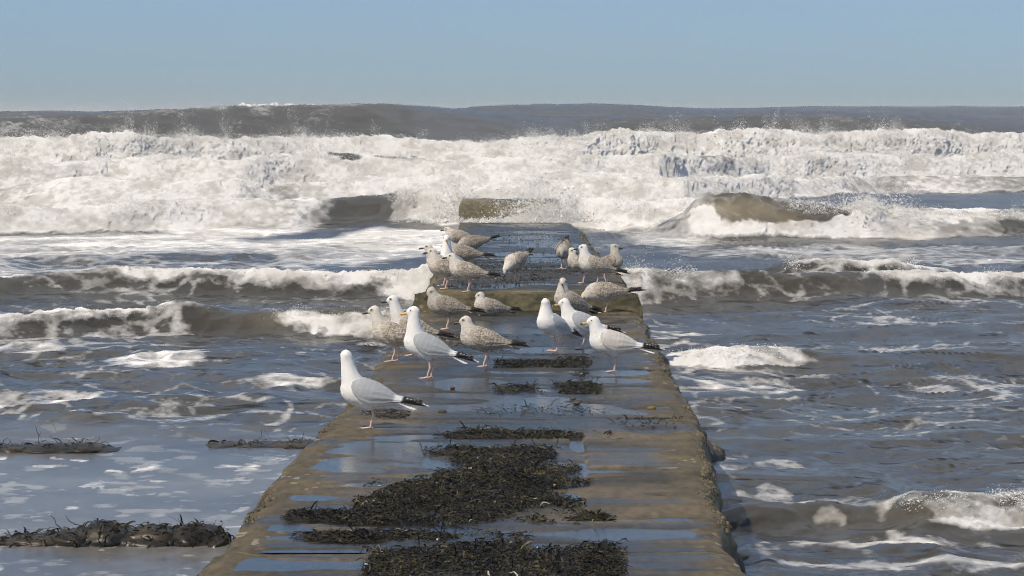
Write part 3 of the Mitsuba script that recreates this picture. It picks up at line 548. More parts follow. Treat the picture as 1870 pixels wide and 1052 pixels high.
weed_clump('long thin seaweed strip between the two nearest puddles', 530, 960, 976, 998, 3000, .02, 305)
weed_clump('seaweed band crossing the deck behind the largest heap', 770, 1015, 820, 850, 3400, .03, 306)
weed_clump('short scatter of seaweed just behind the largest heap', 800, 1060, 850, 868, 1800, .025, 307)
weed_clump('straight seaweed row in front of the long shining puddle', 790, 1070, 788, 806, 2600, .03, 308)
weed_clump('small upright sprig of seaweed right of the straight row', 1085, 1135, 790, 806, 130, .03, 309, 1.1)
weed_clump('seaweed patch between the feet of the mottled and the pale right gull', 905, 1080, 654, 674, 2400, .045, 310)
weed_clump('loose seaweed pile behind the long shining puddle, right of centre', 1010, 1100, 700, 722, 1600, .05, 311, scattered=True)
weed_clump('thin seaweed patch left of the loose pile behind the shining puddle', 905, 1010, 702, 720, 700, .02, 312, scattered=True)
weed_clump('few sprigs of seaweed standing in the long shining puddle', 860, 1120, 738, 762, 330, .012, 313, scattered=True)
weed_clump('brown weed stain by the right rim of the jetty', 1110, 1250, 766, 784, 700, .008, 314, scattered=True)
weed_clump('small seaweed tuft under the pale right gull', 1040, 1085, 676, 690, 150, .02, 315, scattered=True)
weed_clump('weed scattered on the deck by the feet of the standing left gulls', 640, 1010, 610, 650, 800, .01, 316, scattered=True)
weed_clump('dark weed spread thinly over the raised far slab', 830, 1090, 470, 528, 2600, .012, 317, 1.2, STEP, scattered=True)
weed_clump('flecks of weed on the farthest wet slab', 860, 1060, 412, 468, 900, .008, 318, 1.2, STEP, scattered=True)
weed_clump('two dark sprigs of seaweed in the puddle by the concrete joint', 1015, 1062, 915, 940, 160, .05, 319, 1.1)
weed_clump('fringe of seaweed on the bottom right of the nearest heap', 1080, 1135, 1010, 1036, 300, .03, 320)
weed_clump('weed crust near the left rim under the nearest gull', 625, 745, 750, 768, 500, .006, 321, scattered=True)

# ---- pebbles and shells
def pebble(label, px, py, r, col, seed, cat='pebble'):
    m_ = trimesh.creation.icosphere(2, 1.0)
    v = np.array(m_.vertices)
    v *= (0.75 + .5 * meshkit.fbm(v * 1.3 + seed, 3, seed))[:, None] * np.array([1.2, 1.0, .65]) * r
    c = spot(px, py)
    v += c + np.array([0, 0, r * .35])
    k = numbered(cat)
    scene[k] = mikit.ply((v, np.array(m_.faces)), 'barnacle_mat', smooth=True, color=np.tile(col, (len(v), 1)))
    labels[k] = {'label': label, 'category': cat}
pebble('reddish pebble in the puddle by the concrete joint', 1063, 917, .016, (.10, .05, .03), 1)
pebble('round brown stone lying in the long shining puddle', 1053, 739, .018, (.10, .085, .06), 2)
pebble('small brown stone behind the one in the long shining puddle', 1047, 731, .015, (.09, .075, .05), 3)
pebble('rounded stone at the left end of the long shining puddle', 807, 755, .021, (.075, .065, .045), 4)
pebble('yellowish lump of weed near the right rim', 1191, 749, .022, (.20, .14, .05), 5)
pebble('reddish stone in the small puddle by the upright gull', 826, 711, .014, (.13, .06, .04), 6)
pebble('tiny white shell on the bare right strip of concrete', 1101, 899, .007, (.8, .78, .72), 7, 'shell')
pebble('white shell between the weed rows on the right', 1189, 799, .007, (.8, .78, .72), 8, 'shell')
pebble('tiny white shell on the raised far slab', 992, 494, .014, (.8, .78, .72), 9, 'shell')

# ---- weedy rocks awash on the left
def rock(label, humps, row, seed, weeds):
    """humps: (column, half width px, height px) of the photograph on still water"""
    rnd = np.random.default_rng(seed)
    d = depth_at(row, SEA_Z); s = F / d
    key = thing('rock', label, 'rock', 'weedy rocks awash left of the jetty')
    parts_ = []
    for (px, hw, hh) in humps:
        m_ = trimesh.creation.icosphere(3, 1.0)
        v = np.array(m_.vertices)
        v *= (.72 + .56 * meshkit.fbm(v * 1.9 + px * .13, 4, seed))[:, None]
        v *= np.array([hw / s, max(.8 * hw / s, .18), hh / s * .98])
        v += np.array([sx(px, d), d + .1, SEA_Z])
        parts_.append(m3.Manifold(m3.Mesh(v.astype(np.float32), np.array(m_.faces, np.uint32))))
    mm = m3.Manifold.batch_boolean(parts_, m3.OpType.Add)
    put(key, 'stone', mm, 'rock_mat', smooth=50)
    hull = trimesh.Trimesh(*[np.array(a_) for a_ in (mm.to_mesh().vert_properties[:, :3], mm.to_mesh().tri_verts)])
    p_, fi = trimesh.sample.sample_surface(hull, weeds, seed=seed)
    up = (hull.face_normals[fi][:, 2] > .0) & (p_[:, 2] > SEA_Z - .01)
    p_ = p_[up]
    V, f = ribbons(p_, rnd.uniform(.04, .10, len(p_)), rnd.uniform(.003, .007, len(p_)), .9, rnd, 1.4)
    V[:, 2] = np.maximum(V[:, 2], SEA_Z - .03)
    st = p_[rnd.integers(0, len(p_), 9)]
    V2, f2_ = ribbons(st, rnd.uniform(.10, .17, 9), np.full(9, .0022), 1.0, rnd, .25)
    V2[:, 2] = st.repeat(10, 0)[:, 2] + np.abs(V2[:, 2] - st.repeat(10, 0)[:, 2])
    put(key, 'seaweed', (np.vstack([V, V2]), np.vstack([f, f2_ + len(V)])), 'weed_mat', color=np.vstack([weed_colour(len(p_), rnd, bright=.06), weed_colour(9, rnd)]), kind='stuff')
rock('nearest rock hung with dark seaweed, awash in the calm water bottom left', [(60, 75, 14), (180, 62, 36), (130, 60, 26), (270, 70, 30), (350, 55, 36), (20, 50, 8), (225, 50, 26), (390, 25, 18)], 1000, 401, 1500)
rock('low brown rock breaking the water at the left edge, farther out', [(20, 45, 9), (90, 70, 12), (150, 42, 14), (185, 25, 5)], 828, 402, 260)
rock('dark sliver of rock just showing beside the left wall of the jetty', [(410, 40, 6), (480, 55, 6), (540, 50, 9)], 819, 403, 180)
# ------------------------------------------------------------------ gulls
def interp_sections(rows, n):
    from scipy.interpolate import PchipInterpolator
    r = np.array(rows, float)[::-1]
    x = np.linspace(r[0, 0], r[-1, 0], n)
    return x, *[PchipInterpolator(r[:, 0], r[:, k])(x) for k in range(1, r.shape[1])]
# body axis forward x: (x, centre z, half width, half height)
BODY = [(.150, .000, .006, .006), (.140, -.001, .032, .034), (.115, -.003, .056, .060), (.080, -.004, .072, .076), (.030, -.003, .080, .082), (-.030, .000, .077, .076), (-.090, .006, .062, .058), (-.140, .010, .043, .038), (-.185, .011, .028, .022), (-.215, .011, .016, .012), (-.225, .011, .004, .003)]
_bx, _bc, _bw, _bh = interp_sections(BODY, 60)
def body_at(x): return np.interp(x, _bx, _bc), np.interp(x, _bx, _bw), np.interp(x, _bx, _bh)
def loft(xs, cs, ws, hs, ring=28):
    a = np.linspace(0, 2 * np.pi, ring + 1)[:-1]
    V = np.stack([np.repeat(xs, ring), (ws[:, None] * np.sin(a)).ravel(), (cs[:, None] + hs[:, None] * np.cos(a)).ravel()], -1)
    n = len(xs); f = []
    for i in range(n - 1):
        for j in range(ring):
            p, q = i * ring + j, i * ring + (j + 1) % ring
            f += [[p, q, q + ring], [p, q + ring, p + ring]]
    V = np.vstack([V, [[xs[0], 0, cs[0]], [xs[-1], 0, cs[-1]]]])
    for j in range(ring):
        f += [[len(V) - 2, (j + 1) % ring, j], [len(V) - 1, (n - 1) * ring + j, (n - 1) * ring + (j + 1) % ring]]
    t = trimesh.Trimesh(V, np.array(f), process=False)
    if t.volume < 0: t.invert()
    return t
def to_m3(t): return m3.Manifold(m3.Mesh(np.array(t.vertices, np.float32), np.array(t.faces, np.uint32)))
def ball(c, r, seg=20):
    r = np.broadcast_to(np.asarray(r, float), 3)
    return m3.Manifold.sphere(1.0, seg).scale(r.tolist()).translate(np.asarray(c, float).tolist())
def tube_mesh(pts, rad, seg=8):
    pts, rad = np.array(pts, float), np.array(rad, float)
    t = np.gradient(pts, axis=0); t /= np.linalg.norm(t, axis=1, keepdims=True)
    up = np.array([0, 1.0, 0]) if abs(t[0, 1]) < .9 else np.array([1.0, 0, 0])
    s = np.cross(t, up); s /= np.linalg.norm(s, axis=1, keepdims=True)
    u = np.cross(s, t)
    a = np.linspace(0, 2 * np.pi, seg + 1)[:-1]
    V = (pts[:, None] + rad[:, None, None] * (np.cos(a)[None, :, None] * s[:, None] + np.sin(a)[None, :, None] * u[:, None])).reshape(-1, 3)
    f = []
    n = len(pts)
    for i in range(n - 1):
        for j in range(seg):
            p, q = i * seg + j, i * seg + (j + 1) % seg
            f.append([p, q, q + seg, p + seg])
    f = list(tri(f))
    V = np.vstack([V, pts[:1], pts[-1:]])
    for j in range(seg):
        f.append([len(V) - 2, (j + 1) % seg, j]); f.append([len(V) - 1, (n - 1) * seg + j, (n - 1) * seg + (j + 1) % seg])
    return V, np.array(f)
def shell(P, t):
    """closes a grid of points (r, c, 3) into a thin solid of thickness t (r, c) along its normals"""
    du, dv = np.gradient(P, axis=0), np.gradient(P, axis=1)
    n = np.cross(du, dv); n /= np.linalg.norm(n, axis=-1, keepdims=True) + 1e-12
    Q = P - n * t[..., None]
    r, c = P.shape[:2]
    f1 = grid_faces(r, c); f2_ = grid_faces(r, c)[:, ::-1] + r * c
    i = np.arange(r * c).reshape(r, c)
    rim = np.concatenate([i[0, :], i[1:, -1], i[-1, -2::-1], i[-2:0:-1, 0]])
    nx_ = np.roll(rim, -1)
    f3 = np.stack([nx_, rim, rim + r * c, nx_ + r * c], -1)
    return np.vstack([P.reshape(-1, 3), Q.reshape(-1, 3)]), np.vstack([f1, f2_, f3]), n

WHITE, GREY, BLACK = np.array([.87, .865, .85]), np.array([.40, .425, .45]), np.array([.018, .017, .016])
def lerp(a, b, t): return a + (b - a) * np.asarray(t)[..., None]
def scallop(U, V, nu, nv, seed):
    """rows of overlapping feathers: 0 at a feather's dark centre, 1 at its pale fringe"""
    r = U * nu
    i = np.floor(r)
    c = V * nv + .5 * (i % 2)
    fr, fc = r - i, c - np.floor(c) - .5
    d = np.sqrt((fc / .5) ** 2 * .8 + (np.clip(fr - .25, 0, 1) / .75) ** 2 * .9)
    rnd = meshkit.noise(np.stack([i + .5, np.floor(c) + .5, i * 0 + seed], -1) * 1.0, seed)
    return np.clip(d, 0, 1.2), rnd

def gull(label, px, py, deck, yaw, plumage, seed, pitch=17, head=(.13, .15), look=(0, 0), hb=.19, size=1.0, legs='two', stance=.026, bill=None, shade=1.0, wing_drop=0, group='gulls on the jetty', tail_drop=0, pale_head=0):
    """px, py: the photograph's place of the feet; yaw: heading, 180 = to the left; head: where it is held from the middle of the body; look: its turn and nod in degrees"""
    rnd = np.random.default_rng(seed)
    key = thing('gull', label, 'gull', group)
    place = spot(px, py, deck)
    Rw, Rb = rotz(math.radians(yaw)), roty(math.radians(pitch))
    ctr = np.array([.028, 0, hb])
    bird = lambda v: np.asarray(v) @ Rb.T + ctr                      # body axes to the bird's own
    world = lambda v: (np.asarray(v) * size) @ Rw.T + place
    adult = plumage in ('adult', 'third')
    fine_ = py > 560                                                # nearer birds carry a finer mesh
    # ---- body, neck and head in one skin
    bm = loft(_bx, _bc, _bw, _bh)
    bm.vertices = bird(bm.vertices)
    hd = ctr + np.array([head[0], 0, head[1]])
    hyaw, hnod = math.radians(look[0]), math.radians(look[1])
    Rh = rotz(hyaw) @ roty(hnod)
    n0 = bird([.072, 0, .012]); n00 = bird([.03, 0, .02])
    up_ = hd - n0
    perp = np.array([up_[2], 0, -up_[0]]) / (np.linalg.norm(up_) + 1e-9)
    mid = n0 + up_ * .50 + perp * .006
    mid2 = n0 + up_ * .80 - perp * .001
    skull = lambda v: np.asarray(v) @ Rh.T + hd
    chain = [(n00, .066), (n0, .062), (n0 + up_ * .26 + perp * .006, .057), (mid, .047), (mid2, .038), (hd + np.array([-.004, 0, -.004]), .0345)]
    parts_ = [to_m3(bm)]
    for (p, r), (q, s) in zip(chain[:-1], chain[1:]):
        parts_.append(m3.Manifold.batch_hull([ball(p, r), ball(q, s)]))
    hb_ = m3.Manifold.batch_hull([ball(skull(c), r, 16) for c, r in (((-.012, 0, .003), .034), ((.008, 0, .006), .032), ((.028, 0, -.003), .0215), ((.045, 0, -.008), .0115))])
    parts_.append(hb_)
    if legs != 'sit':
        for s in (-1, 1) if legs == 'two' else (1,):
            parts_.append(m3.Manifold.batch_hull([ball(bird([-.005, s * .034, -.045]), .032), ball([-.004, s * stance, hb - .085], .011)]))
    mm = m3.Manifold.batch_boolean(parts_, m3.OpType.Add).refine_to_length(.0105 if fine_ else .0150)
    me = mm.to_mesh()
    t = trimesh.Trimesh(me.vert_properties[:, :3].astype(float), me.tri_verts, process=True)
    trimesh.smoothing.filter_taubin(t, lamb=.55, nu=-.52, iterations=14)
    v = np.array(t.vertices)
    nrm = np.array(t.vertex_normals)
    b = (v - ctr) @ Rb                                               # back in body axes
    hl = (v - hd) @ Rh
    fl = meshkit.fbm(v * np.array([70, 70, 110]), 3, seed)
    v = v + nrm * ((fl - .5) * .0035 * sm(.02, .08, np.linalg.norm(v - hd, axis=1)))[:, None]
    inhead = 1 - sm(.035, .075, np.linalg.norm(v - hd, axis=1))
    neckness = sm(.30, .75, ((v - n0) @ up_) / (up_ @ up_ + 1e-9))
    back = sm(.30, .62, b[:, 2] / .08) * sm(.085, .045, b[:, 0] + .3 * np.abs(b[:, 1])) * (1 - neckness)
    if adult:
        c = np.tile(WHITE, (len(v), 1))
        c = lerp(c, GREY * shade if plumage == 'adult' else np.array([.60, .59, .56]), back)
        if plumage == 'third': c = lerp(c, np.array([.55, .51, .45]), .45 * sm(.45, .7, meshkit.fbm(v * 60, 3, seed + 5)) * (1 - inhead))
    else:
        pale, dark = np.array([.68, .64, .575]) * shade, np.array([.17, .13, .095]) * shade
        mot = meshkit.fbm(v * np.array([75, 95, 120]), 3, seed + 3)
        under = sm(.02, -.05, b[:, 2])
        amt = sm(.44, .66, mot) * (.50 + .25 * under)
        c = lerp(np.tile(pale, (len(v), 1)), dark * 1.5, amt)
        c = lerp(c, np.array([.34, .29, .23]) * shade, .40 * under * sm(.10, .0, b[:, 0]))
        c = lerp(c, np.array([.74, .70, .63]) * min(shade, 1.0), np.clip(.80 * np.maximum(inhead, neckness), 0, 1) * (1 - .35 * sm(.5, .7, mot)))
        c = lerp(c, dark * 1.2, back * (.25 + .75 * sm(.42, .55, mot)))
        c = lerp(c, WHITE * .97, pale_head * np.clip(np.maximum(inhead, neckness) + .6 * sm(.02, .10, b[:, 0]), 0, 1))
    # dusky smudge round the eye, and ear
    for s in (-1, 1):
        e = np.linalg.norm((hl - np.array([.014, s * .028, .006])) * np.array([1, 1, 1.35]), axis=1)
        c = lerp(c, np.array([.16, .13, .10]) if not adult else np.array([.5, .48, .45]), (.85 if not adult else .35) * sm(.019, .007, e))
    put(key, 'body', (world(v), np.array(t.faces)), 'feather_mat', smooth=True, color=np.clip(c, .01, .9))
    # ---- folded wings
    for s in (1, -1):
        nu, nv = (68, 24) if fine_ else (44, 16)
        U, Vv = np.meshgrid(np.linspace(0, 1, nu), np.linspace(0, 1, nv), indexing='ij')
        xw = .088 - .395 * U
        cz, w, h = body_at(xw)
        tip = sm(.62, 1.0, U)
        rear = sm(.55, .80, U)
        w = w * (1 - rear) + (.030 * (1 - tip) + .010 * tip) * rear + .007
        h = h * (1 - rear) + (.024 * (1 - tip) + .004 * tip) * rear + .006
        cz = cz * (1 - rear) + (.022 + .026 * tip) * rear
        a0 = np.interp(U, [0, .06, .15, .4, .7, .88, 1.0], [50, 30, 13, 6, 6, 22, 70])
        a1 = np.interp(U, [0, .06, .15, .32, .5, .66, .80, 1.0], [74, 96, 108, 117, 112, 100, 88, 74]) + wing_drop
        ang = np.radians(a0 + (a1 - a0) * Vv)
        ripple = .0014 * np.sin(Vv * 24 + U * 5) * sm(.1, .4, U) + .0018 * (meshkit.fbm(np.stack([U * 9, Vv * 5, U * 0 + s + seed], -1), 3, seed) - .5)
        P = np.stack([xw, s * (w + ripple) * np.sin(ang), cz + (h + ripple) * np.cos(ang)], -1)
        th = .0065 * np.minimum(sm(0, .12, Vv), sm(0, .15, 1 - Vv)) + .0022
        if s < 0: P, = (P[:, ::-1],); Vv = Vv[:, ::-1]; th = th[:, ::-1]
        Vw, f, n_ = shell(P, th)
        if np.mean(n_[nu // 3, :, 1]) * s < 0:
            Vw, f, n_ = shell(P, -th); f = f[:, ::-1]
        if adult:
            g = GREY * shade if plumage == 'adult' else np.array([.60, .585, .555])
            cw = np.tile(g, (nu, nv, 1)) * (.93 + .14 * meshkit.fbm(np.stack([U * 14, Vv * 6, U * 0], -1), 3, seed))[..., None]
            dd, _r = scallop(U + .02 * (meshkit.fbm(np.stack([U * 9, Vv * 5, U * 0 + 2.2], -1), 2, seed) - .5), Vv, 13, 6, seed)
            cw = cw * (.93 + .13 * sm(.55, .95, dd) + .05 * _r)[..., None]
            if plumage == 'third':
                d, rn = scallop(U, Vv, 16, 9, seed)
                cw = lerp(cw, np.array([.46, .40, .33]), .45 * (1 - sm(.3, .7, d)) * (rn > .45))
            cw = lerp(cw, WHITE, sm(.015, .04, U) * 0 + sm(.60, .64, U) * (1 - sm(.71, .735, U)) * sm(.05, .2, Vv) * .95)   # tertial crescent
            cw = lerp(cw, WHITE, sm(.93, .97, Vv) * sm(.12, .2, U) * (1 - sm(.50, .58, U)) * .8)
            cw = lerp(cw, BLACK, sm(.72, .745, U))
            for uu_, v0 in ((.795, .42), (.845, .5), (.895, .46), (.94, .5)): cw = lerp(cw, WHITE, .95 * np.exp(-(((U - uu_) / .011) ** 2 + ((Vv - v0) / .16) ** 2)))
            cw = lerp(cw, BLACK * 2, sm(.93, .96, Vv) * sm(.56, .62, U))
        else:
            wu = .055 * (meshkit.fbm(np.stack([U * 13, Vv * 6, U * 0 + 3.3], -1), 3, seed) - .5); wv = .22 * (meshkit.fbm(np.stack([U * 11, Vv * 6, U * 0 + 9.3], -1), 3, seed) - .5)
            d, rn = scallop(U + wu, Vv + wv, 22, 9, seed)
            big, rn2 = scallop(U + wu, Vv + wv * .6, 15, 7, seed + 1)
            blot = sm(.40, .62, meshkit.fbm(np.stack([U * 34, Vv * 15, U * 0 + 1.1], -1), 3, seed))
            usebig = sm(.38, .46, U)
            d, rn = d * (1 - usebig) + big * usebig, rn * (1 - usebig) + rn2 * usebig
            pale, dark = np.array([.60, .54, .455]) * shade, np.array([.095, .072, .053]) * shade
            cw = lerp(np.tile(dark, (nu, nv, 1)) * (.65 + .9 * rn)[..., None], pale, np.clip(sm(.40, .74, d) * (.45 + .75 * blot) + .25 * blot, 0, 1))
            cw = lerp(cw, pale * .95, .35 * sm(.16, .05, U) + .10)
            cw = lerp(cw, np.array([.045, .036, .03]), sm(.70, .76, U))
        put(key, 'wing', (world(bird(Vw)), f), 'feather_mat', smooth=True, color=np.clip(np.vstack([cw.reshape(-1, 3)] * 2), .01, .9))
        # primaries past the tail
        vs, fs, cs = [], [], []
        for k in range(5):
            x0, x1 = -.165, -.262 - .0225 * k
            tt = np.linspace(0, 1, 16)
            wd = (.0105 - .0008 * k) * np.sqrt(np.clip(1 - tt ** 3, 0, 1)) * (.7 + .3 * sm(0, .3, tt)) + .0005
            cx = x0 + (x1 - x0) * tt
            zz = .030 - .0032 * k + (.016 + .0022 * k) * tt
            yy = s * (.024 - .004 * k * tt - .012 * tt)
            Pp = np.stack([np.stack([cx, yy + s * .0035 * (1 - k * .1), zz - wd], -1), np.stack([cx, yy + s * .006, zz], -1), np.stack([cx, yy + s * .002, zz + wd * .8], -1)], 1)
            Vp, fp, _ = shell(Pp, np.full((16, 3), .0018))
            fs.append(tri(fp) + sum(map(len, vs))); vs.append(Vp)
            cp = np.tile(BLACK if adult else np.array([.035, .029, .025]), (16, 3, 1))
            tipc = WHITE if adult else np.array([.35, .30, .24])
            cp = lerp(cp, tipc, (sm(.86, .90, tt) * (1 - .0 * tt))[:, None] * np.ones((1, 3)) * (1 if adult else .5))
            cs.append(np.vstack([cp.reshape(-1, 3)] * 2))
        put(key, 'wing_tip', (world(bird(np.vstack(vs))), np.vstack(fs)), 'feather_mat', color=np.vstack(cs), label='black wing tip with white spots' if adult and s > 0 else None)
    # ---- tail: a fan of flat feathers
    vs, fs, cs = [], [], []
    for k in range(7):
        sp = (k - 3) / 3
        tt = np.linspace(0, 1, 12)
        ln = .145 - .012 * abs(sp)
        cx = -.145 - ln * tt
        cy = sp * (.014 + .020 * tt)
        wd = (.010 + .004 * tt) * np.sqrt(np.clip(1 - (tt * .99) ** 8, 0, 1)) + .0005
        cz_ = .008 - .012 * tt - tail_drop * tt + .0015 * (3 - abs(k - 3)) + .0006 * k
        Pp = np.stack([np.stack([cx, cy - wd, cz_ - .001], -1), np.stack([cx, cy, cz_ + .0012], -1), np.stack([cx, cy + wd, cz_ - .001], -1)], 1)
        Vp, fp, _ = shell(Pp, np.full((12, 3), .002))
        fs.append(tri(fp) + sum(map(len, vs))); vs.append(Vp)
        cp = np.tile(WHITE if adult else np.array([.62, .57, .49]), (12, 3, 1))
        if not adult:
            cp = lerp(cp, np.array([.05, .04, .034]), np.repeat(((sm(.48, .58, tt) * (1 - .9 * sm(.95, .98, tt))) + .5 * (np.sin(tt * 40 + k) > .4) * (tt < .5))[:, None], 3, 1).clip(0, 1))
        cs.append(np.vstack([cp.reshape(-1, 3)] * 2))
    put(key, 'tail', (world(bird(np.vstack(vs))), np.vstack(fs)), 'feather_mat', color=np.vstack(cs))
    # ---- bill
    bx = np.linspace(0, 1, 22)
    ln = .054 if adult else .050
    top = np.interp(bx, [0, .3, .6, .8, .93, 1], [.0088, .0082, .0078, .0066, .0022, -.0035])
    bot = np.interp(bx, [0, .4, .66, .8, .93, 1], [-.0085, -.0078, -.0092, -.0066, -.0050, -.0052])
    wdt = np.interp(bx, [0, .5, .9, 1], [.0072, .0052, .0030, .0012])
    bl_ = loft(.040 + bx * ln, (top + bot) / 2 - .0085 - .004 * bx, wdt, np.maximum((top - bot) / 2, .0008), 10)
    vb_ = np.array(bl_.vertices)
    uu = (vb_[:, 0] - .040) / ln
    if bill is None: bill = 'yellow' if plumage == 'adult' else 'dull' if plumage == 'third' else 'black'
    if bill == 'yellow':
        cbl = lerp(np.tile([.72, .45, .05], (len(vb_), 1)), np.array([.60, .06, .02]), sm(.58, .64, uu) * (1 - sm(.78, .84, uu)) * (vb_[:, 2] < -.013))
        cbl = lerp(cbl, np.array([.75, .62, .28]), sm(.86, .95, uu))
    elif bill == 'dull':
        cbl = lerp(np.tile([.58, .46, .16], (len(vb_), 1)), np.array([.09, .07, .05]), sm(.60, .66, uu) * (1 - sm(.86, .92, uu)))
    else:
        cbl = lerp(np.tile([.10, .075, .065], (len(vb_), 1)), np.array([.018, .016, .016]), sm(.15, .45, uu))
    put(key, 'bill', (world(skull(vb_)), np.array(bl_.faces)), 'bill_mat', smooth=True, color=cbl)
    # ---- eyes
    for s in (1, -1):
        es = trimesh.creation.icosphere(2, .0058)
        ve = np.array(es.vertices)
        outw = ve[:, 1] * s / .0058
        ce = lerp(np.tile([.62, .52, .22] if adult else [.03, .022, .018], (len(ve), 1)), np.array([.008, .008, .008]), sm(.80, .88, outw))
        ve = ve + np.array([.0175, s * .0262, .0085])
        put(key, 'eye', (world(skull(ve)), np.array(es.faces)), 'eye_mat', smooth=True, color=ce)
    # ---- legs
    if legs == 'sit': return key
    for s in ((1, -1) if legs == 'two' else (-1,)):
        fx = .0 + (.010 if s > 0 else -.006) * (legs == 'two') + rnd.normal(0, .004)
        y = s * stance * (1 if legs == 'two' else .3)
        knee = np.array([-.012 + fx, y, .068])
        topp = np.array([-.002 + fx * .5, y, hb - .070])
        Vl, fl_ = tube_mesh([topp, (topp * .6 + knee * .4), knee + [0, 0, .008], knee, knee + [.002, 0, -.008], [fx + .002, y, .030], [fx + .004, y, .007]], [.0095, .0074, .0068, .0076, .0062, .0054, .0062])
        lk = put(key, 'leg', (world(Vl), fl_), 'leg_mat', smooth=True)
        toes = [math.radians(d_) for d_ in (-30, 0, 30)]
        tip_ = [np.array([fx + .006 + l_ * math.cos(a_), y + l_ * math.sin(a_), .0025]) for a_, l_ in zip(toes, (.050, .058, .050))]
        V_, F_ = [], []
        for tp in tip_:
            a_, b_ = tube_mesh([[fx + .002, y, .007], (np.array([fx + .002, y, .008]) + tp) / 2, tp], [.0042, .0034, .0018], 6)
            F_.append(b_ + sum(map(len, V_))); V_.append(a_)
        web = np.array([[fx + .004, y, .006], tip_[0], tip_[0] * .5 + tip_[1] * .5 - [.007, 0, 0], tip_[1], tip_[1] * .5 + tip_[2] * .5 - [.007, 0, 0], tip_[2]])
        web = np.vstack([web + [0, 0, .0012], web - [0, 0, .0008]])
        F_.append(np.array([[0, 1, 2], [0, 2, 3], [0, 3, 4], [0, 4, 5], [6, 8, 7], [6, 9, 8], [6, 10, 9], [6, 11, 10], [1, 7, 8], [1, 8, 2], [2, 8, 9], [2, 9, 3], [3, 9, 10], [3, 10, 4], [4, 10, 11], [4, 11, 5]]) + sum(map(len, V_))); V_.append(web)
        a_, b_ = tube_mesh([[fx + .002, y, .010], [fx - .010, y, .004]], [.003, .0018], 6)
        F_.append(b_ + sum(map(len, V_))); V_.append(a_)
        put(lk, 'foot', (world(np.vstack(V_)), np.vstack(F_)), 'leg_mat', smooth=60)
    return key

UP, MID, LOW = (.105, .205), (.125, .155), (.122, .112)
gull('white adult gull nearest the camera, on one leg, its head turned away', 677, 785, 0, 178, 'adult', 1, pitch=18, head=(.112, .208), look=(-78, -4), legs='one', hb=.195)
gull('upright white gull with a bright yellow bill, second from the front', 785, 692, 0, 176, 'adult', 2, pitch=23, head=(.078, .222), look=(4, -5), hb=.205, size=1.03)
gull('speckled young gull with a black bill at the left edge of the jetty', 722, 661, 0, 180, 'young', 3, pitch=20, head=(.122, .168), look=(-6, -8), shade=1.05)
gull('white-headed gull half hidden behind the upright yellow-billed one', 756, 650, 0, 180, 'young', 4, pitch=19, head=(.125, .20), look=(0, -4), hb=.20, shade=.95, pale_head=.8)
gull('mottled young gull standing to the right of the upright yellow-billed one', 886, 671, 0, 181, 'young', 5, pitch=15, head=(.105, .128), look=(-4, -6), shade=.92)
gull('dark brown young gull with its bill tucked down, behind the front left group', 819, 602, 0, 184, 'young', 6, pitch=16, head=(.112, .118), look=(28, -38), shade=.74)
gull('young gull crouched low in front of the mossy step', 898, 577, 0, 207, 'young', 7, pitch=13, head=(.088, .108), look=(-26, -6), legs='sit', hb=.078, shade=.9, size=.95)
gull('speckled young gull on the step, rightmost of the tight left bunch', 855, 533, STEP, 182, 'young', 8, pitch=15, head=(.120, .130), look=(-4, -4), size=.98)
gull('white adult gull facing the camera from within the tight left bunch', 831, 521, STEP, 222, 'adult', 9, pitch=24, head=(.070, .225), look=(45, -6), size=1.04, bill='yellow')
gull('young gull at the front left of the tight bunch on the step', 815, 528, STEP, 186, 'young', 10, pitch=22, head=(.098, .148), look=(-4, -4), size=1.0)
gull('young gull with an upright neck, leftmost of the tight bunch', 812, 522, STEP, 190, 'young', 11, pitch=24, head=(.125, .165), look=(-8, -3), size=1.0)
gull('brown young gull half hidden behind the white gull in the bunch', 850, 497, STEP, 180, 'young', 12, pitch=12, head=(.135, .095), look=(20, -10), size=1.0, shade=.68)
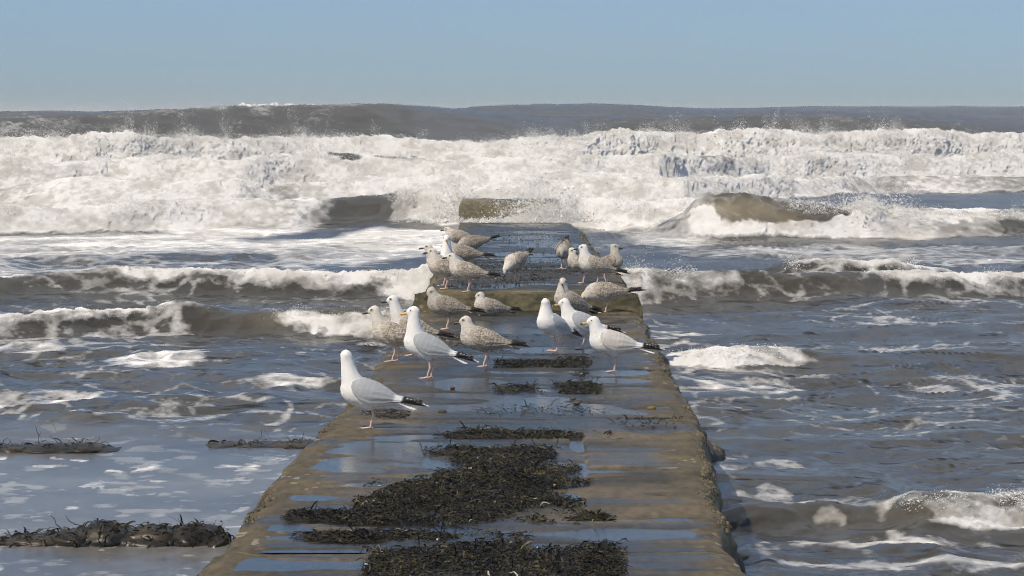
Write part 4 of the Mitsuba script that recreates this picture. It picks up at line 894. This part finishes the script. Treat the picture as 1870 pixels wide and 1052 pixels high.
gull('pale young gull at rest, farthest on the left rim', 840, 452, STEP, 181, 'young', 13, pitch=12, head=(.125, .085), look=(0, -2), size=.97, hb=.135, shade=.95)
gull('brown gull preening with its head bent down, in front of the farthest one', 866, 473, STEP, 188, 'young', 14, pitch=-6, head=(.135, -.045), look=(150, -60), size=1.0, shade=.66, hb=.175)
gull('young gull pecking at the deck, alone in the middle of the raised slab', 944, 513, STEP, 238, 'young', 15, pitch=-10, head=(.165, -.075), look=(-8, -60), size=1.0, shade=.98, hb=.19)
gull('brown gull bending forward towards the camera, back right of centre', 1030, 490, STEP, 262, 'young', 16, pitch=-14, head=(.145, -.02), look=(8, -62), size=1.0, shade=.62, hb=.195)
gull('young gull with its head turned right, between the bending one and the pale one', 1066, 517, STEP, 205, 'young', 17, pitch=20, head=(.095, .125), look=(118, -12), size=.96, shade=.92)
gull('pale-headed gull facing left, in front of the one looking right', 1090, 523, STEP, 196, 'young', 18, pitch=20, head=(.098, .158), look=(-16, -3), size=1.02, shade=.92, pale_head=.75)
gull('brown-backed young gull looking out to the right over the water', 1107, 517, STEP, 352, 'young', 19, pitch=20, head=(.05, .165), look=(4, -5), size=.95, shade=.72)
gull('spotted young gull bent low with its head hidden, at the right rim of the step', 1108, 571, 0, 187, 'young', 20, pitch=4, head=(.150, -.035), look=(10, -62), size=1.08, shade=.86, hb=.165)
gull('streaky young gull facing the camera with dark wings trailing right', 1046, 594, 0, 214, 'young', 21, pitch=23, head=(.070, .160), look=(52, -10), size=1.02, shade=.86)
gull('hunched white gull with its face turned away, left of the right-hand trio', 1014, 641, 0, 226, 'adult', 22, pitch=24, head=(.075, .165), look=(-150, -6), size=1.0, shade=1.15)
gull('white gull with a yellow bill, middle of the right-hand trio', 1066, 637, 0, 192, 'adult', 23, pitch=19, head=(.118, .150), look=(-6, -6), size=1.0, bill='dull', shade=1.1)
gull('pale gull on one leg at the right rim, front of the right-hand trio', 1125, 680, 0, 183, 'third', 24, pitch=14, head=(.118, .142), look=(4, -4), legs='one', size=1.03)
